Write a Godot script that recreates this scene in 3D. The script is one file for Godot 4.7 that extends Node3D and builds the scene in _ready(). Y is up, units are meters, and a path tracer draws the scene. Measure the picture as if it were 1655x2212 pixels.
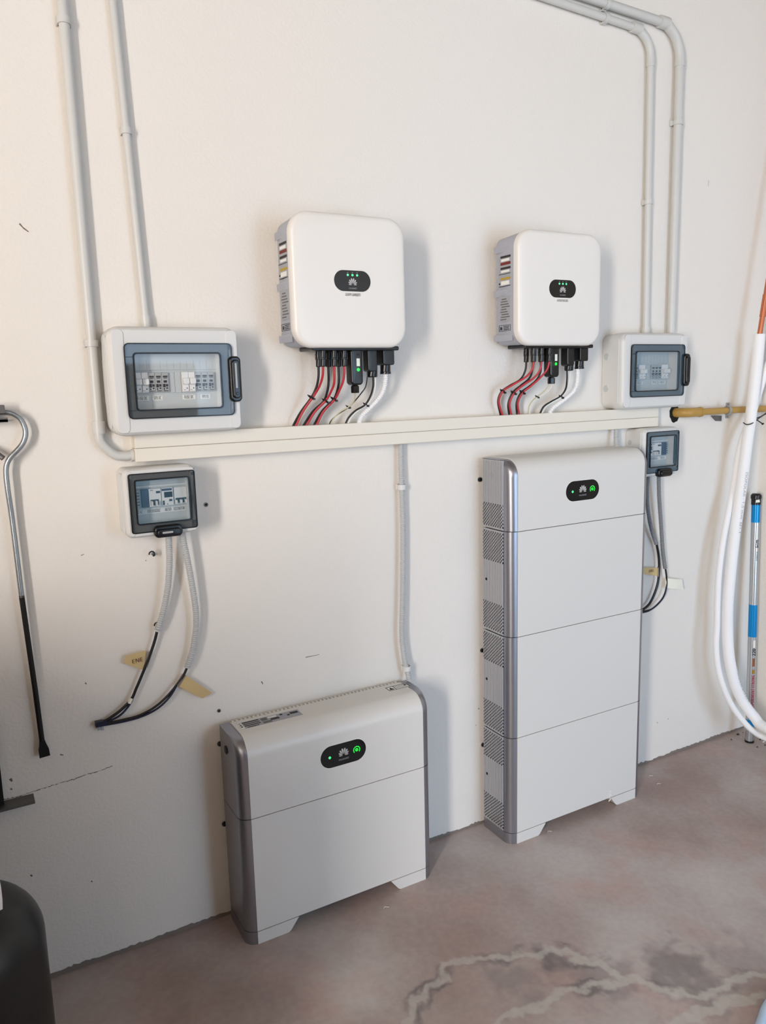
extends Node3D
# A garage wall with two inverters, two battery units, breaker boxes, conduits and pipes.
# y up, metres. The white wall is the plane z = 0, the floor y = 0.

const IMG_W := 1655.0
const IMG_H := 2212.0
const FOC := 1676.3
const CAM := Vector3(-0.5952, 1.601, 2.1375)
const YAW := 0.5077
const PITCH := 0.1629
const ROLL := -0.0257
var cam_r: Vector3
var cam_u: Vector3
var cam_f: Vector3
var used := {}
var M := {}

# ------------------------------------------------------------------ camera helpers
func cam_axes():
	cam_f = Vector3(sin(YAW) * cos(PITCH), -sin(PITCH), -cos(YAW) * cos(PITCH))
	var r := Vector3(cos(YAW), 0, sin(YAW))
	var u := r.cross(cam_f)
	cam_r = cos(ROLL) * r + sin(ROLL) * u
	cam_u = -sin(ROLL) * r + cos(ROLL) * u

func ray(px: float, py: float) -> Vector3:
	return cam_f + (px - IMG_W / 2) / FOC * cam_r - (py - IMG_H / 2) / FOC * cam_u

func P(px: float, py: float, z: float) -> Vector3:      # the point at distance z from the wall
	var d := ray(px, py)
	return CAM + d * ((z - CAM.z) / d.z)

func F(px: float, py: float, y := 0.0) -> Vector3:      # the point at height y over the floor
	var d := ray(px, py)
	return CAM + d * ((y - CAM.y) / d.y)

# ------------------------------------------------------------------ mesh builder
class G:
	var v := PackedVector3Array()
	var n := PackedVector3Array()
	func tri(a: Vector3, b: Vector3, c: Vector3, na := Vector3.ZERO, nb := Vector3.ZERO, nc := Vector3.ZERO):
		if (b - a).cross(c - a).length_squared() < 1e-20: return
		v.append(a); v.append(b); v.append(c); n.append(na); n.append(nb); n.append(nc)
	func quad(a: Vector3, b: Vector3, c: Vector3, d: Vector3):
		tri(a, b, c); tri(a, c, d)
	# axis box
	func box(c: Vector3, s: Vector3):
		bx(c - s / 2, c + s / 2)
	func bx(a: Vector3, b: Vector3):
		var p := []
		for i in 8: p.append(Vector3(b.x if i & 1 else a.x, b.y if i & 2 else a.y, b.z if i & 4 else a.z))
		quad(p[4], p[6], p[7], p[5]); quad(p[0], p[1], p[3], p[2])
		quad(p[0], p[2], p[6], p[4]); quad(p[1], p[5], p[7], p[3])
		quad(p[2], p[3], p[7], p[6]); quad(p[0], p[4], p[5], p[1])
	# rings of the same size joined one after another
	func loft(rings: Array, cap0 := true, cap1 := true, around := false):
		var k: int = rings[0].size()
		var last: int = rings.size() if around else rings.size() - 1
		for i in last:
			var a: PackedVector3Array = rings[i]
			var b: PackedVector3Array = rings[(i + 1) % rings.size()]
			for j in k:
				var j2 := (j + 1) % k
				quad(a[j], b[j], b[j2], a[j2])
		if cap0: cap(rings[0], true)
		if cap1: cap(rings[rings.size() - 1], false)
	func cap(r: PackedVector3Array, flip: bool):
		var c := Vector3.ZERO
		for p in r: c += p
		c /= r.size()
		for j in r.size():
			if flip: tri(c, r[j], r[(j + 1) % r.size()])
			else: tri(c, r[(j + 1) % r.size()], r[j])
	# tube along a path; rad is a number or an array of numbers
	func tube(path: PackedVector3Array, rad, sides := 12, caps := true):
		var k := path.size()
		var t0 := (path[1] - path[0]).normalized()
		var x := t0.cross(Vector3(0.31, 0.77, 0.55)).normalized()
		var rings := []
		var nrm := []
		for i in k:
			var t := (path[min(i + 1, k - 1)] - path[max(i - 1, 0)]).normalized()
			x = (x - t * x.dot(t)).normalized()
			var y := t.cross(x)
			var r: float = rad[i] if rad is Array else rad
			var slope := 0.0
			if rad is Array:
				var ds: float = (path[min(i + 1, k - 1)] - path[max(i - 1, 0)]).length()
				slope = (rad[min(i + 1, k - 1)] - rad[max(i - 1, 0)]) / max(ds, 1e-6)
			var a := PackedVector3Array()
			var b := PackedVector3Array()
			for j in sides:
				var d: Vector3 = x * cos(TAU * j / sides) + y * sin(TAU * j / sides)
				a.append(path[i] + d * r); b.append((d - t * slope).normalized())
			rings.append(a); nrm.append(b)
		for i in k - 1:
			for j in sides:
				var j2 := (j + 1) % sides
				tri(rings[i][j], rings[i + 1][j2], rings[i][j2], nrm[i][j], nrm[i + 1][j2], nrm[i][j2])
				tri(rings[i][j], rings[i + 1][j], rings[i + 1][j2], nrm[i][j], nrm[i + 1][j], nrm[i + 1][j2])
		if caps:
			cap(rings[0], true); cap(rings[k - 1], false)
	# flat polygon in the xy plane of tf, pushed along its z
	func prism(poly: PackedVector2Array, tf: Transform3D, depth: float):
		var tr := Geometry2D.triangulate_polygon(poly)
		for i in range(0, tr.size(), 3):
			var a := poly[tr[i]]; var b := poly[tr[i + 1]]; var c := poly[tr[i + 2]]
			if (b - a).cross(c - a) < 0:
				var s := b; b = c; c = s
			tri(tf * Vector3(a.x, a.y, depth), tf * Vector3(c.x, c.y, depth), tf * Vector3(b.x, b.y, depth))
			tri(tf * Vector3(a.x, a.y, 0), tf * Vector3(b.x, b.y, 0), tf * Vector3(c.x, c.y, 0))
		for i in poly.size():
			var a := poly[i]; var b := poly[(i + 1) % poly.size()]
			quad(tf * Vector3(a.x, a.y, 0), tf * Vector3(a.x, a.y, depth), tf * Vector3(b.x, b.y, depth), tf * Vector3(b.x, b.y, 0))
	# profile of (radius, height) pairs turned about tf's y axis
	func lathe(prof: Array, tf: Transform3D, sides := 24):
		var rings := []
		for p in prof:
			var a := PackedVector3Array()
			for j in sides:
				a.append(tf * Vector3(p[0] * cos(TAU * j / sides), p[1], -p[0] * sin(TAU * j / sides)))
			rings.append(a)
		loft(rings)
	func mesh(angle := 38.0) -> ArrayMesh:
		var lim := cos(deg_to_rad(angle))
		var at := {}
		var fn := PackedVector3Array()
		for i in range(0, v.size(), 3):
			fn.append((v[i + 2] - v[i]).cross(v[i + 1] - v[i]))
		for i in v.size():
			if n[i] == Vector3.ZERO:
				var k := Vector3i((v[i] * 30000.0).round())
				if not at.has(k): at[k] = PackedInt32Array()
				at[k].append(i / 3)
		for i in v.size():
			if n[i] == Vector3.ZERO:
				var mine := fn[i / 3].normalized()
				var s := Vector3.ZERO
				for f in at[Vector3i((v[i] * 30000.0).round())]:
					if fn[f].normalized().dot(mine) > lim: s += fn[f]
				n[i] = s.normalized() if s.length_squared() > 0.0 else mine
		var arr := []
		arr.resize(Mesh.ARRAY_MAX)
		arr[Mesh.ARRAY_VERTEX] = v
		arr[Mesh.ARRAY_NORMAL] = n
		var m := ArrayMesh.new()
		m.add_surface_from_arrays(Mesh.PRIMITIVE_TRIANGLES, arr)
		return m

# rounded rectangle, counted round, at depth z
func rr(x0: float, y0: float, x1: float, y1: float, r: float, z: float, seg := 6) -> PackedVector3Array:
	var out := PackedVector3Array()
	r = min(r, min(x1 - x0, y1 - y0) / 2 - 1e-5)
	r = max(r, 1e-5)
	for q in 4:
		var cx: float = x1 - r if q == 0 or q == 3 else x0 + r
		var cy: float = y1 - r if q < 2 else y0 + r
		for i in seg + 1:
			var a: float = PI / 2 * (q + float(i) / seg)
			out.append(Vector3(cx + r * cos(a), cy + r * sin(a), z))
	return out

# slab with rounded corners and a softened front edge (and back edge)
func slab(g: G, x0: float, y0: float, x1: float, y1: float, z0: float, z1: float, r: float, b: float, seg := 6, back := false):
	var rings := []
	if back:
		rings.append(rr(x0 + b, y0 + b, x1 - b, y1 - b, r - b, z0, seg))
		rings.append(rr(x0 + b * 0.3, y0 + b * 0.3, x1 - b * 0.3, y1 - b * 0.3, r - b * 0.3, z0 + b * 0.3, seg))
		rings.append(rr(x0, y0, x1, y1, r, z0 + b, seg))
	else:
		rings.append(rr(x0, y0, x1, y1, r, z0, seg))
	for i in 4:
		var a := PI / 2 * i / 3.0
		var d := b * (1 - cos(a))
		rings.append(rr(x0 + d, y0 + d, x1 - d, y1 - d, r - d, z1 - b + b * sin(a), seg))
	g.loft(rings)

# frame: a slab with a window in it
func frame(g: G, o: Array, h: Array, z0: float, z1: float, ro: float, rh: float, b := 0.002):
	g.loft([rr(o[0], o[1], o[2], o[3], ro, z0), rr(o[0], o[1], o[2], o[3], ro, z1 - b), rr(o[0] + b, o[1] + b, o[2] - b, o[3] - b, ro - b, z1),
		rr(h[0] - b, h[1] - b, h[2] + b, h[3] + b, rh + b, z1), rr(h[0], h[1], h[2], h[3], rh, z1 - b), rr(h[0], h[1], h[2], h[3], rh, z0)], false, false, true)

func smooth(pts: Array, step := 0.01) -> PackedVector3Array:
	var c := Curve3D.new()
	c.bake_interval = step
	for i in pts.size():
		var a: Vector3 = pts[max(i - 1, 0)]
		var b: Vector3 = pts[min(i + 1, pts.size() - 1)]
		var t: Vector3 = (b - a) / 6.0
		c.add_point(pts[i], -t, t)
	return c.get_baked_points()

func wavy(path: PackedVector3Array, rad: float, pitch: float, deep: float) -> Array:
	var out := []
	var s := 0.0
	for i in path.size():
		if i > 0: s += path[i].distance_to(path[i - 1])
		out.append(rad - deep * (0.5 + 0.5 * cos(TAU * s / pitch)))
	return out

func circle2(r: float, k := 20, c := Vector2.ZERO) -> PackedVector2Array:
	var p := PackedVector2Array()
	for i in k: p.append(c + Vector2(cos(TAU * i / k), sin(TAU * i / k)) * r)
	return p

# ------------------------------------------------------------------ nodes
func numbered(called: String) -> String:
	if not used.has(called):
		used[called] = 0
		return called
	used[called] += 1
	return "%s_%03d" % [called, used[called]]

func thing(called: String, label: String, category: String, group := "", at := Vector3.ZERO) -> Node3D:
	var o := Node3D.new()
	o.name = numbered(called)
	add_child(o)
	o.position = at
	tag(o, label, category, group)
	return o

func tag(o: Node, label: String, category: String, group := ""):
	o.set_meta("label", label)
	o.set_meta("category", category)
	if group != "": o.set_meta("group", group)

func put(called: String, mesh: Mesh, m: Material, parent: Node = null, off := Vector3.ZERO) -> MeshInstance3D:
	var o := MeshInstance3D.new()
	o.mesh = mesh
	o.material_override = m
	if parent == null:
		o.name = numbered(called)
		add_child(o)
	else:
		o.name = called
		parent.add_child(o, true)
	o.position = off
	return o

func part(called: String, g: G, m: Material, parent: Node = null, angle := 38.0) -> MeshInstance3D:
	# geometry is given in world coordinates; it is kept relative to the thing it belongs to
	var off := Vector3.ZERO
	var p := parent
	while p != null and p != self:
		off += (p as Node3D).position
		p = p.get_parent()
	if off != Vector3.ZERO:
		for i in g.v.size(): g.v[i] -= off
	return put(called, g.mesh(angle), m, parent)

func one(called: String, g: G, m: Material, label: String, category: String, group := "", angle := 38.0) -> MeshInstance3D:
	var o := part(called, g, m, null, angle)
	tag(o, label, category, group)
	return o

func struct(called: String, g: G, m: Material) -> MeshInstance3D:
	var o := part(called, g, m)
	o.set_meta("kind", "structure")
	return o

func letters(text: String, at: Vector3, high: float, wide: float, m: Material, parent: Node, basis := Basis.IDENTITY, bold := false) -> MeshInstance3D:
	# lettering: high = letter height, wide = whole width, both in metres
	var t := TextMesh.new()
	var f := SystemFont.new()
	f.font_names = PackedStringArray(["Droid Sans"])
	if bold: f.font_weight = 700
	t.font = f
	t.text = text
	t.font_size = 32
	t.pixel_size = 0.01
	t.depth = 0.0
	t.curve_step = 2.0
	t.horizontal_alignment = HORIZONTAL_ALIGNMENT_CENTER
	t.vertical_alignment = VERTICAL_ALIGNMENT_CENTER
	var size := t.get_aabb().size
	var o := MeshInstance3D.new()
	o.mesh = t
	o.material_override = m
	o.name = "lettering"
	parent.add_child(o, true)
	var off := Vector3.ZERO
	var p := parent
	while p != null and p != self:
		off += (p as Node3D).position
		p = p.get_parent()
	o.transform = Transform3D(basis * Basis.from_scale(Vector3(wide / max(size.x, 0.001), high / max(size.y, 0.001), 1.0)), at - off)
	return o

func mat(c: Color, rough := 0.5, metal := 0.0, spec := 0.5) -> StandardMaterial3D:
	var m := StandardMaterial3D.new()
	m.albedo_color = c
	m.roughness = rough
	m.metallic = metal
	m.metallic_specular = spec
	return m

func glass(c: Color, a: float) -> StandardMaterial3D:
	var m := mat(Color(c.r, c.g, c.b, a), 0.04, 0.0, 0.35)
	m.transparency = BaseMaterial3D.TRANSPARENCY_ALPHA
	return m

func glow(c: Color, e: float) -> StandardMaterial3D:
	var m := mat(c, 0.4)
	m.emission_enabled = true
	m.emission = c
	m.emission_energy_multiplier = e
	return m

func grainy(m: StandardMaterial3D, freq: float, deep: float, scale: float, seed_ := 1):
	var nt := NoiseTexture2D.new()
	nt.width = 512; nt.height = 512
	nt.seamless = true
	nt.as_normal_map = true
	nt.bump_strength = deep
	var f := FastNoiseLite.new()
	f.seed = seed_
	f.frequency = freq
	f.fractal_octaves = 4
	nt.noise = f
	m.normal_enabled = true
	m.normal_texture = nt
	m.uv1_triplanar = true
	m.uv1_world_triplanar = true
	m.uv1_scale = Vector3.ONE * scale

func mottled(m: StandardMaterial3D, freq: float, a: Color, b: Color, seed_ := 3):
	var nt := NoiseTexture2D.new()
	nt.width = 512; nt.height = 512
	nt.seamless = true
	var f := FastNoiseLite.new()
	f.seed = seed_
	f.frequency = freq
	f.fractal_octaves = 5
	nt.noise = f
	var gr := Gradient.new()
	gr.set_color(0, a); gr.set_color(1, b)
	nt.color_ramp = gr
	m.albedo_texture = nt
	m.albedo_color = Color.WHITE
	if not m.uv1_triplanar:
		m.uv1_triplanar = true
		m.uv1_world_triplanar = true

func materials():
	M.wall = mat(Color(0.90, 0.88, 0.85), 0.9)
	grainy(M.wall, 0.03, 1.4, 5.0, 4)
	M.ceiling = mat(Color(0.52, 0.47, 0.41), 0.9)
	M.trunk = mat(Color(0.89, 0.865, 0.81), 0.45)
	M.box = mat(Color(0.84, 0.84, 0.83), 0.45)
	M.box_inner = mat(Color(0.74, 0.76, 0.76), 0.55)
	M.pipe = mat(Color(0.79, 0.79, 0.775), 0.4)
	M.ribbed = mat(Color(0.74, 0.745, 0.74), 0.45)
	M.ribbed_grey = mat(Color(0.50, 0.51, 0.52), 0.5)
	M.ribbed_white = mat(Color(0.93, 0.93, 0.93), 0.45)
	M.cover = mat(Color(0.90, 0.885, 0.86), 0.35)
	M.inv_body = mat(Color(0.66, 0.67, 0.71), 0.5)
	M.white_panel = mat(Color(0.85, 0.84, 0.82), 0.38)
	M.silver = mat(Color(0.62, 0.62, 0.645), 0.33, 0.85)
	grainy(M.silver, 0.25, 0.6, 14.0, 7)
	M.silver_dark = mat(Color(0.72, 0.72, 0.735), 0.42, 0.45)
	M.black = mat(Color(0.025, 0.025, 0.028), 0.3)
	M.chassis = mat(Color(0.40, 0.40, 0.41), 0.6)
	M.dark = mat(Color(0.05, 0.05, 0.055), 0.6)
	M.screen = mat(Color(0.012, 0.012, 0.014), 0.08)
	M.logo = mat(Color(0.72, 0.71, 0.70), 0.5)
	M.ink = mat(Color(0.07, 0.07, 0.08), 0.6)
	M.paper = mat(Color(0.90, 0.90, 0.88), 0.6)
	M.led = glow(Color(0.35, 1.0, 0.62), 1.0)
	M.led_green = glow(Color(0.12, 0.90, 0.28), 1.1)
	M.red = mat(Color(0.70, 0.17, 0.21), 0.4)
	M.cable = mat(Color(0.03, 0.03, 0.035), 0.4)
	M.blue_cable = mat(Color(0.05, 0.07, 0.20), 0.4)
	M.white_cable = mat(Color(0.88, 0.88, 0.86), 0.4)
	M.yellow_cable = mat(Color(0.74, 0.72, 0.58), 0.4)
	M.smoke = glass(Color(0.20, 0.24, 0.26), 0.42)
	M.pane = glass(Color(0.45, 0.50, 0.52), 0.06)
	M.pane_sky_reflect = glass(Color(0.40, 0.58, 0.68), 0.24)  # glass tint with the bluish sky reflection mixed into the colour
	M.smoke_sky_reflect = glass(Color(0.26, 0.38, 0.45), 0.42)  # smoked border, bluish sky reflection put into its colour
	M.tape = mat(Color(0.80, 0.70, 0.50), 0.7)
	M.tape_white = mat(Color(0.93, 0.92, 0.86), 0.7)
	M.clear_tape = mat(Color(0.52, 0.48, 0.46), 0.3)
	M.pencil = mat(Color(0.35, 0.17, 0.12), 0.7)
	M.ochre = mat(Color(0.70, 0.55, 0.27), 0.45)
	M.zinc = mat(Color(0.70, 0.71, 0.72), 0.3, 0.9)
	M.copper = mat(Color(0.80, 0.50, 0.36), 0.35, 0.9)
	M.foam = mat(Color(0.95, 0.95, 0.95), 0.6)
	M.steel = mat(Color(0.62, 0.64, 0.65), 0.32, 0.9)
	grainy(M.steel, 0.12, 1.5, 10.0, 9)
	M.rust = mat(Color(0.10, 0.095, 0.09), 0.6, 0.4)
	M.bracket = mat(Color(0.42, 0.41, 0.40), 0.5, 0.5)
	M.tank = mat(Color(0.075, 0.09, 0.095), 0.35)
	M.rod_blue = mat(Color(0.02, 0.54, 0.80), 0.22, 0.35)
	M.rod_silver = mat(Color(0.78, 0.79, 0.80), 0.25, 0.85)
	M.red_ink = mat(Color(0.66, 0.12, 0.22), 0.5)
	M.gold = mat(Color(0.66, 0.50, 0.18), 0.4, 0.5)
	M.brown = mat(Color(0.55, 0.30, 0.10), 0.5)
	M.grey_module = mat(Color(0.66, 0.67, 0.66), 0.5)
	M.white_module = mat(Color(0.90, 0.90, 0.89), 0.45)
	M.navy = mat(Color(0.09, 0.13, 0.28), 0.4)
	M.label_red = mat(Color(0.45, 0.12, 0.10), 0.6)
	M.label_yellow = mat(Color(0.70, 0.58, 0.16), 0.6)
	M.label_grey = mat(Color(0.62, 0.63, 0.65), 0.6)
	M.label_dark = mat(Color(0.16, 0.12, 0.12), 0.6)
	M.pale_blue = mat(Color(0.72, 0.80, 0.88), 0.4)
	M.debris = mat(Color(0.20, 0.19, 0.18), 0.9)
	M.chip = mat(Color(0.85, 0.84, 0.82), 0.9)
	M.hole = mat(Color(0.03, 0.03, 0.03), 0.9)  # near-black that paints the shade inside holes
	M.scuff = mat(Color(0.45, 0.40, 0.36), 0.9)
	M.grime = mat(Color(0.50, 0.46, 0.43), 0.9)
	M.wood = mat(Color(0.36, 0.27, 0.19), 0.6)
	M.asphalt = mat(Color(0.55, 0.52, 0.48), 0.9)

# ------------------------------------------------------------------ main
func _ready():
	cam_axes()
	var cam := Camera3D.new()
	cam.name = "camera"
	add_child(cam)
	cam.transform = Transform3D(Basis(cam_r, cam_u, -cam_f), CAM)
	cam.fov = rad_to_deg(2.0 * atan(IMG_H / 2 / FOC))
	cam.near = 0.05
	cam.current = true

	var env := Environment.new()
	var sky := Sky.new()
	var sm := ProceduralSkyMaterial.new()
	sm.sky_top_color = Color(0.45, 0.60, 0.85)
	sm.sky_horizon_color = Color(0.80, 0.85, 0.92)
	sm.ground_bottom_color = Color(0.45, 0.42, 0.38)
	sm.ground_horizon_color = Color(0.70, 0.68, 0.64)
	sky.sky_material = sm
	env.sky = sky
	env.background_mode = Environment.BG_SKY
	env.background_energy_multiplier = 0.6
	env.tonemap_mode = Environment.TONE_MAPPER_LINEAR
	env.tonemap_exposure = 0.75
	env.sdfgi_enabled = true
	env.ssao_enabled = true
	env.ssil_enabled = true
	var we := WorldEnvironment.new()
	we.name = "environment"
	we.environment = env
	add_child(we)

	# daylight in the narrow side door, and in the wide garage door behind the camera
	day_light("side_door_daylight", Vector3(-3.78, 1.9, 3.8), Vector3(1, 0, 0), Vector2(0.6, 2.2), Color(1.0, 0.97, 0.945), 27.0)
	day_light("garage_door_daylight", Vector3(1.45, 1.2, 4.98), Vector3(0, 0, -1), Vector2(1.8, 2.3), Color(0.73, 0.865, 1.0), 3.1)

	materials()
	room()
	conduits()
	trunkings()
	dc_box(Vector3(-0.227, 1.489, 0), false)
	dc_box(Vector3(1.533, 1.490, 0), true)
	ac_box(Vector3(-0.214, 1.222, 0), false)
	ac_box(Vector3(1.664, 1.232, 0), true)
	inverter(Vector3(0.2465, 1.705, 0), 0)
	inverter(Vector3(1.0095, 1.712, 0), 1)
	battery(Vector3(0.015, 0, 0.02), 1, "small")
	battery(Vector3(0.972, 0, 0.02), 3, "tall")
	inverter_cables()
	flexible_conduits()
	gas_pipe()
	foam_pipes()
	rod()
	iron_bar()
	tank()
	small_things()

func day_light(called: String, at: Vector3, towards: Vector3, size: Vector2, c: Color, e: float):
	var l := AreaLight3D.new()
	l.name = called
	add_child(l)
	l.position = at
	l.look_at(at + towards, Vector3.UP)
	l.area_size = size
	l.area_normalize_energy = false
	l.light_color = c
	l.light_energy = e
	l.area_range = 20.0
	l.shadow_enabled = true

# ------------------------------------------------------------------ the room
func room():
	var g := G.new()
	g.bx(Vector3(-4.0, 0, -0.2), Vector3(2.67, 3.4, 0))
	var wall := struct("wall_back", g, M.wall)
	g = G.new(); g.bx(Vector3(2.47, 0, 0), Vector3(2.67, 3.4, 5.2))
	struct("wall_right", g, M.wall)
	g = G.new(); g.bx(Vector3(-4.0, 3.4, -0.2), Vector3(2.67, 3.6, 5.2))
	struct("ceiling", g, M.ceiling)
	# left wall with the tall narrow side door
	g = G.new()
	g.bx(Vector3(-4.0, 0, 0), Vector3(-3.8, 3.4, 3.45))
	g.bx(Vector3(-4.0, 0, 4.15), Vector3(-3.8, 3.4, 5.2))
	g.bx(Vector3(-4.0, 3.05, 3.45), Vector3(-3.8, 3.4, 4.15))
	g.bx(Vector3(-4.0, 0, 3.45), Vector3(-3.8, 0.78, 4.15))
	struct("wall_left", g, M.wall)
	# wall behind the camera with the garage door
	g = G.new()
	g.bx(Vector3(-3.8, 0, 5.0), Vector3(0.5, 3.4, 5.2))
	g.bx(Vector3(2.4, 0, 5.0), Vector3(2.47, 3.4, 5.2))
	g.bx(Vector3(0.5, 2.4, 5.0), Vector3(2.4, 3.4, 5.2))
	struct("wall_front", g, M.wall)
	floor_()
	cupboard(Vector3(-2.4, 0, 0.14), Vector3(1.44, 1.15, 1.2), "unseen low cupboard added left of the tank to shade the lower wall")  # added out of view to darken the lower left wall
	cupboard(Vector3(-1.5, 0, 2.6), Vector3(2.2, 1.75, 0.5), "unseen wide cupboard added behind the camera to block daylight")  # added behind the camera to cut the garage door light
	g = G.new(); g.bx(Vector3(-14, -0.3, -8), Vector3(14, -0.12, 18))
	struct("floor_yard", g, M.asphalt)
	ragged_edge(wall)
	# crack and marks in the plaster
	g = G.new()
	var pts := [[-5, 1731], [20, 1725], [48, 1718], [75, 1709], [100, 1701], [130, 1691], [158, 1684], [190, 1672], [215, 1665], [243, 1655]]
	var rng := RandomNumberGenerator.new()
	rng.seed = 5
	for i in pts.size() - 1:
		for k in 6:
			var a: Vector2 = Vector2(pts[i][0], pts[i][1]).lerp(Vector2(pts[i + 1][0], pts[i + 1][1]), k / 6.0)
			var b: Vector2 = Vector2(pts[i][0], pts[i][1]).lerp(Vector2(pts[i + 1][0], pts[i + 1][1]), (k + 1) / 6.0)
			var w: float = rng.randf_range(0.2, 1.3)
			var j: float = rng.randf_range(-0.8, 0.8)
			var q := [P(a.x, a.y - w + j, 0.0004), P(b.x, b.y - w * 0.5 + j, 0.0004), P(b.x, b.y + w * 0.5 + j, 0.0004), P(a.x, a.y + w + j, 0.0004)]
			g.quad(q[0], q[1], q[2], q[3])
	part("crack", g, M.scuff, wall)
	for s in [[42, 483, 50, 492, 1.6], [50, 492, 62, 501, 1.4], [660, 1420, 690, 1414, 0.9], [565, 1472, 568, 1478, 1.5], [22, 1682, 26, 1688, 3.0], [23, 1703, 26, 1706, 2.0], [130, 1630, 137, 1631, 1.6], [66, 1890, 70, 1893, 2.2], [197, 1903, 200, 1905, 1.6], [1100, 1378, 1101, 1379, 1.0], [1531, 390, 1530, 402, 0.7], [1420, 1560, 1421, 1562, 1.4], [1443, 1552, 1444, 1554, 1.2], [184, 1475, 187, 1478, 1.6], [175, 1200, 182, 1197, 0.8], [315, 1210, 316, 1212, 1.0], [1545, 1392, 1546, 1394, 1.0], [1033, 1530, 1036, 1532, 1.2], [1028, 1566, 1029, 1567, 1.2]]:
		g = G.new()
		var a := P(s[0], s[1], 0.0003)
		var b := P(s[2], s[3], 0.0003)
		var d: Vector3 = (b - a).normalized().cross(Vector3(0, 0, 1)) * (s[4] / 800.0)
		g.quad(a - d, a + d, b + d * 0.6, b - d * 0.6)
		part("scuff", g, M.scuff, wall)

func ragged_edge(wall: Node):
	# where the plaster stops short of the floor, torn and stained
	var rng := RandomNumberGenerator.new()
	rng.seed = 77
	var f := FastNoiseLite.new()
	f.seed = 5
	f.frequency = 2.2
	var g := G.new()
	var x := -1.2
	var y := 0.006
	while x < 2.465:
		var w := rng.randf_range(0.004, 0.016)
		var y2: float = 0.005 + 0.011 * clamp(f.get_noise_1d(x) + 0.45, 0.0, 1.0) + rng.randf_range(0.0, 0.006)
		g.quad(Vector3(x, 0.0, 0.0006), Vector3(x, y, 0.0006), Vector3(x + w, y2, 0.0006), Vector3(x + w, 0.0, 0.0006))
		x += w
		y = y2
	part("torn_plaster_edge", g, M.grime, wall)

func cupboard(o: Vector3, s: Vector3, label: String):  # unseen light blocker, built as a cupboard
	var t := thing("shading_cupboard", label, "cupboard", "unseen cupboards added to block light", o)
	var g := G.new()
	g.bx(o + Vector3(0, 0.05, 0), o + s)
	g.bx(o + Vector3(0.03, 0, 0.03), o + Vector3(s.x - 0.03, 0.05, s.z - 0.03))
	part("carcass", g, M.wood, t)
	for k in 2:
		g = G.new()
		slab(g, o.x + s.x * 0.5 * k + 0.006, 0.06, o.x + s.x * 0.5 * (k + 1) - 0.006, s.y - 0.012, o.z + s.z, o.z + s.z + 0.02, 0.004, 0.002, 2)
		var d := part("door", g, M.wood, t)
		g = G.new()
		var x: float = o.x + s.x * 0.5 + (0.04 if k == 1 else -0.04)
		g.tube(PackedVector3Array([Vector3(x, s.y * 0.5, o.z + s.z + 0.035), Vector3(x, s.y * 0.5 + 0.12, o.z + s.z + 0.035)]), 0.006, 8)
		part("handle", g, M.zinc, d)

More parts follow.
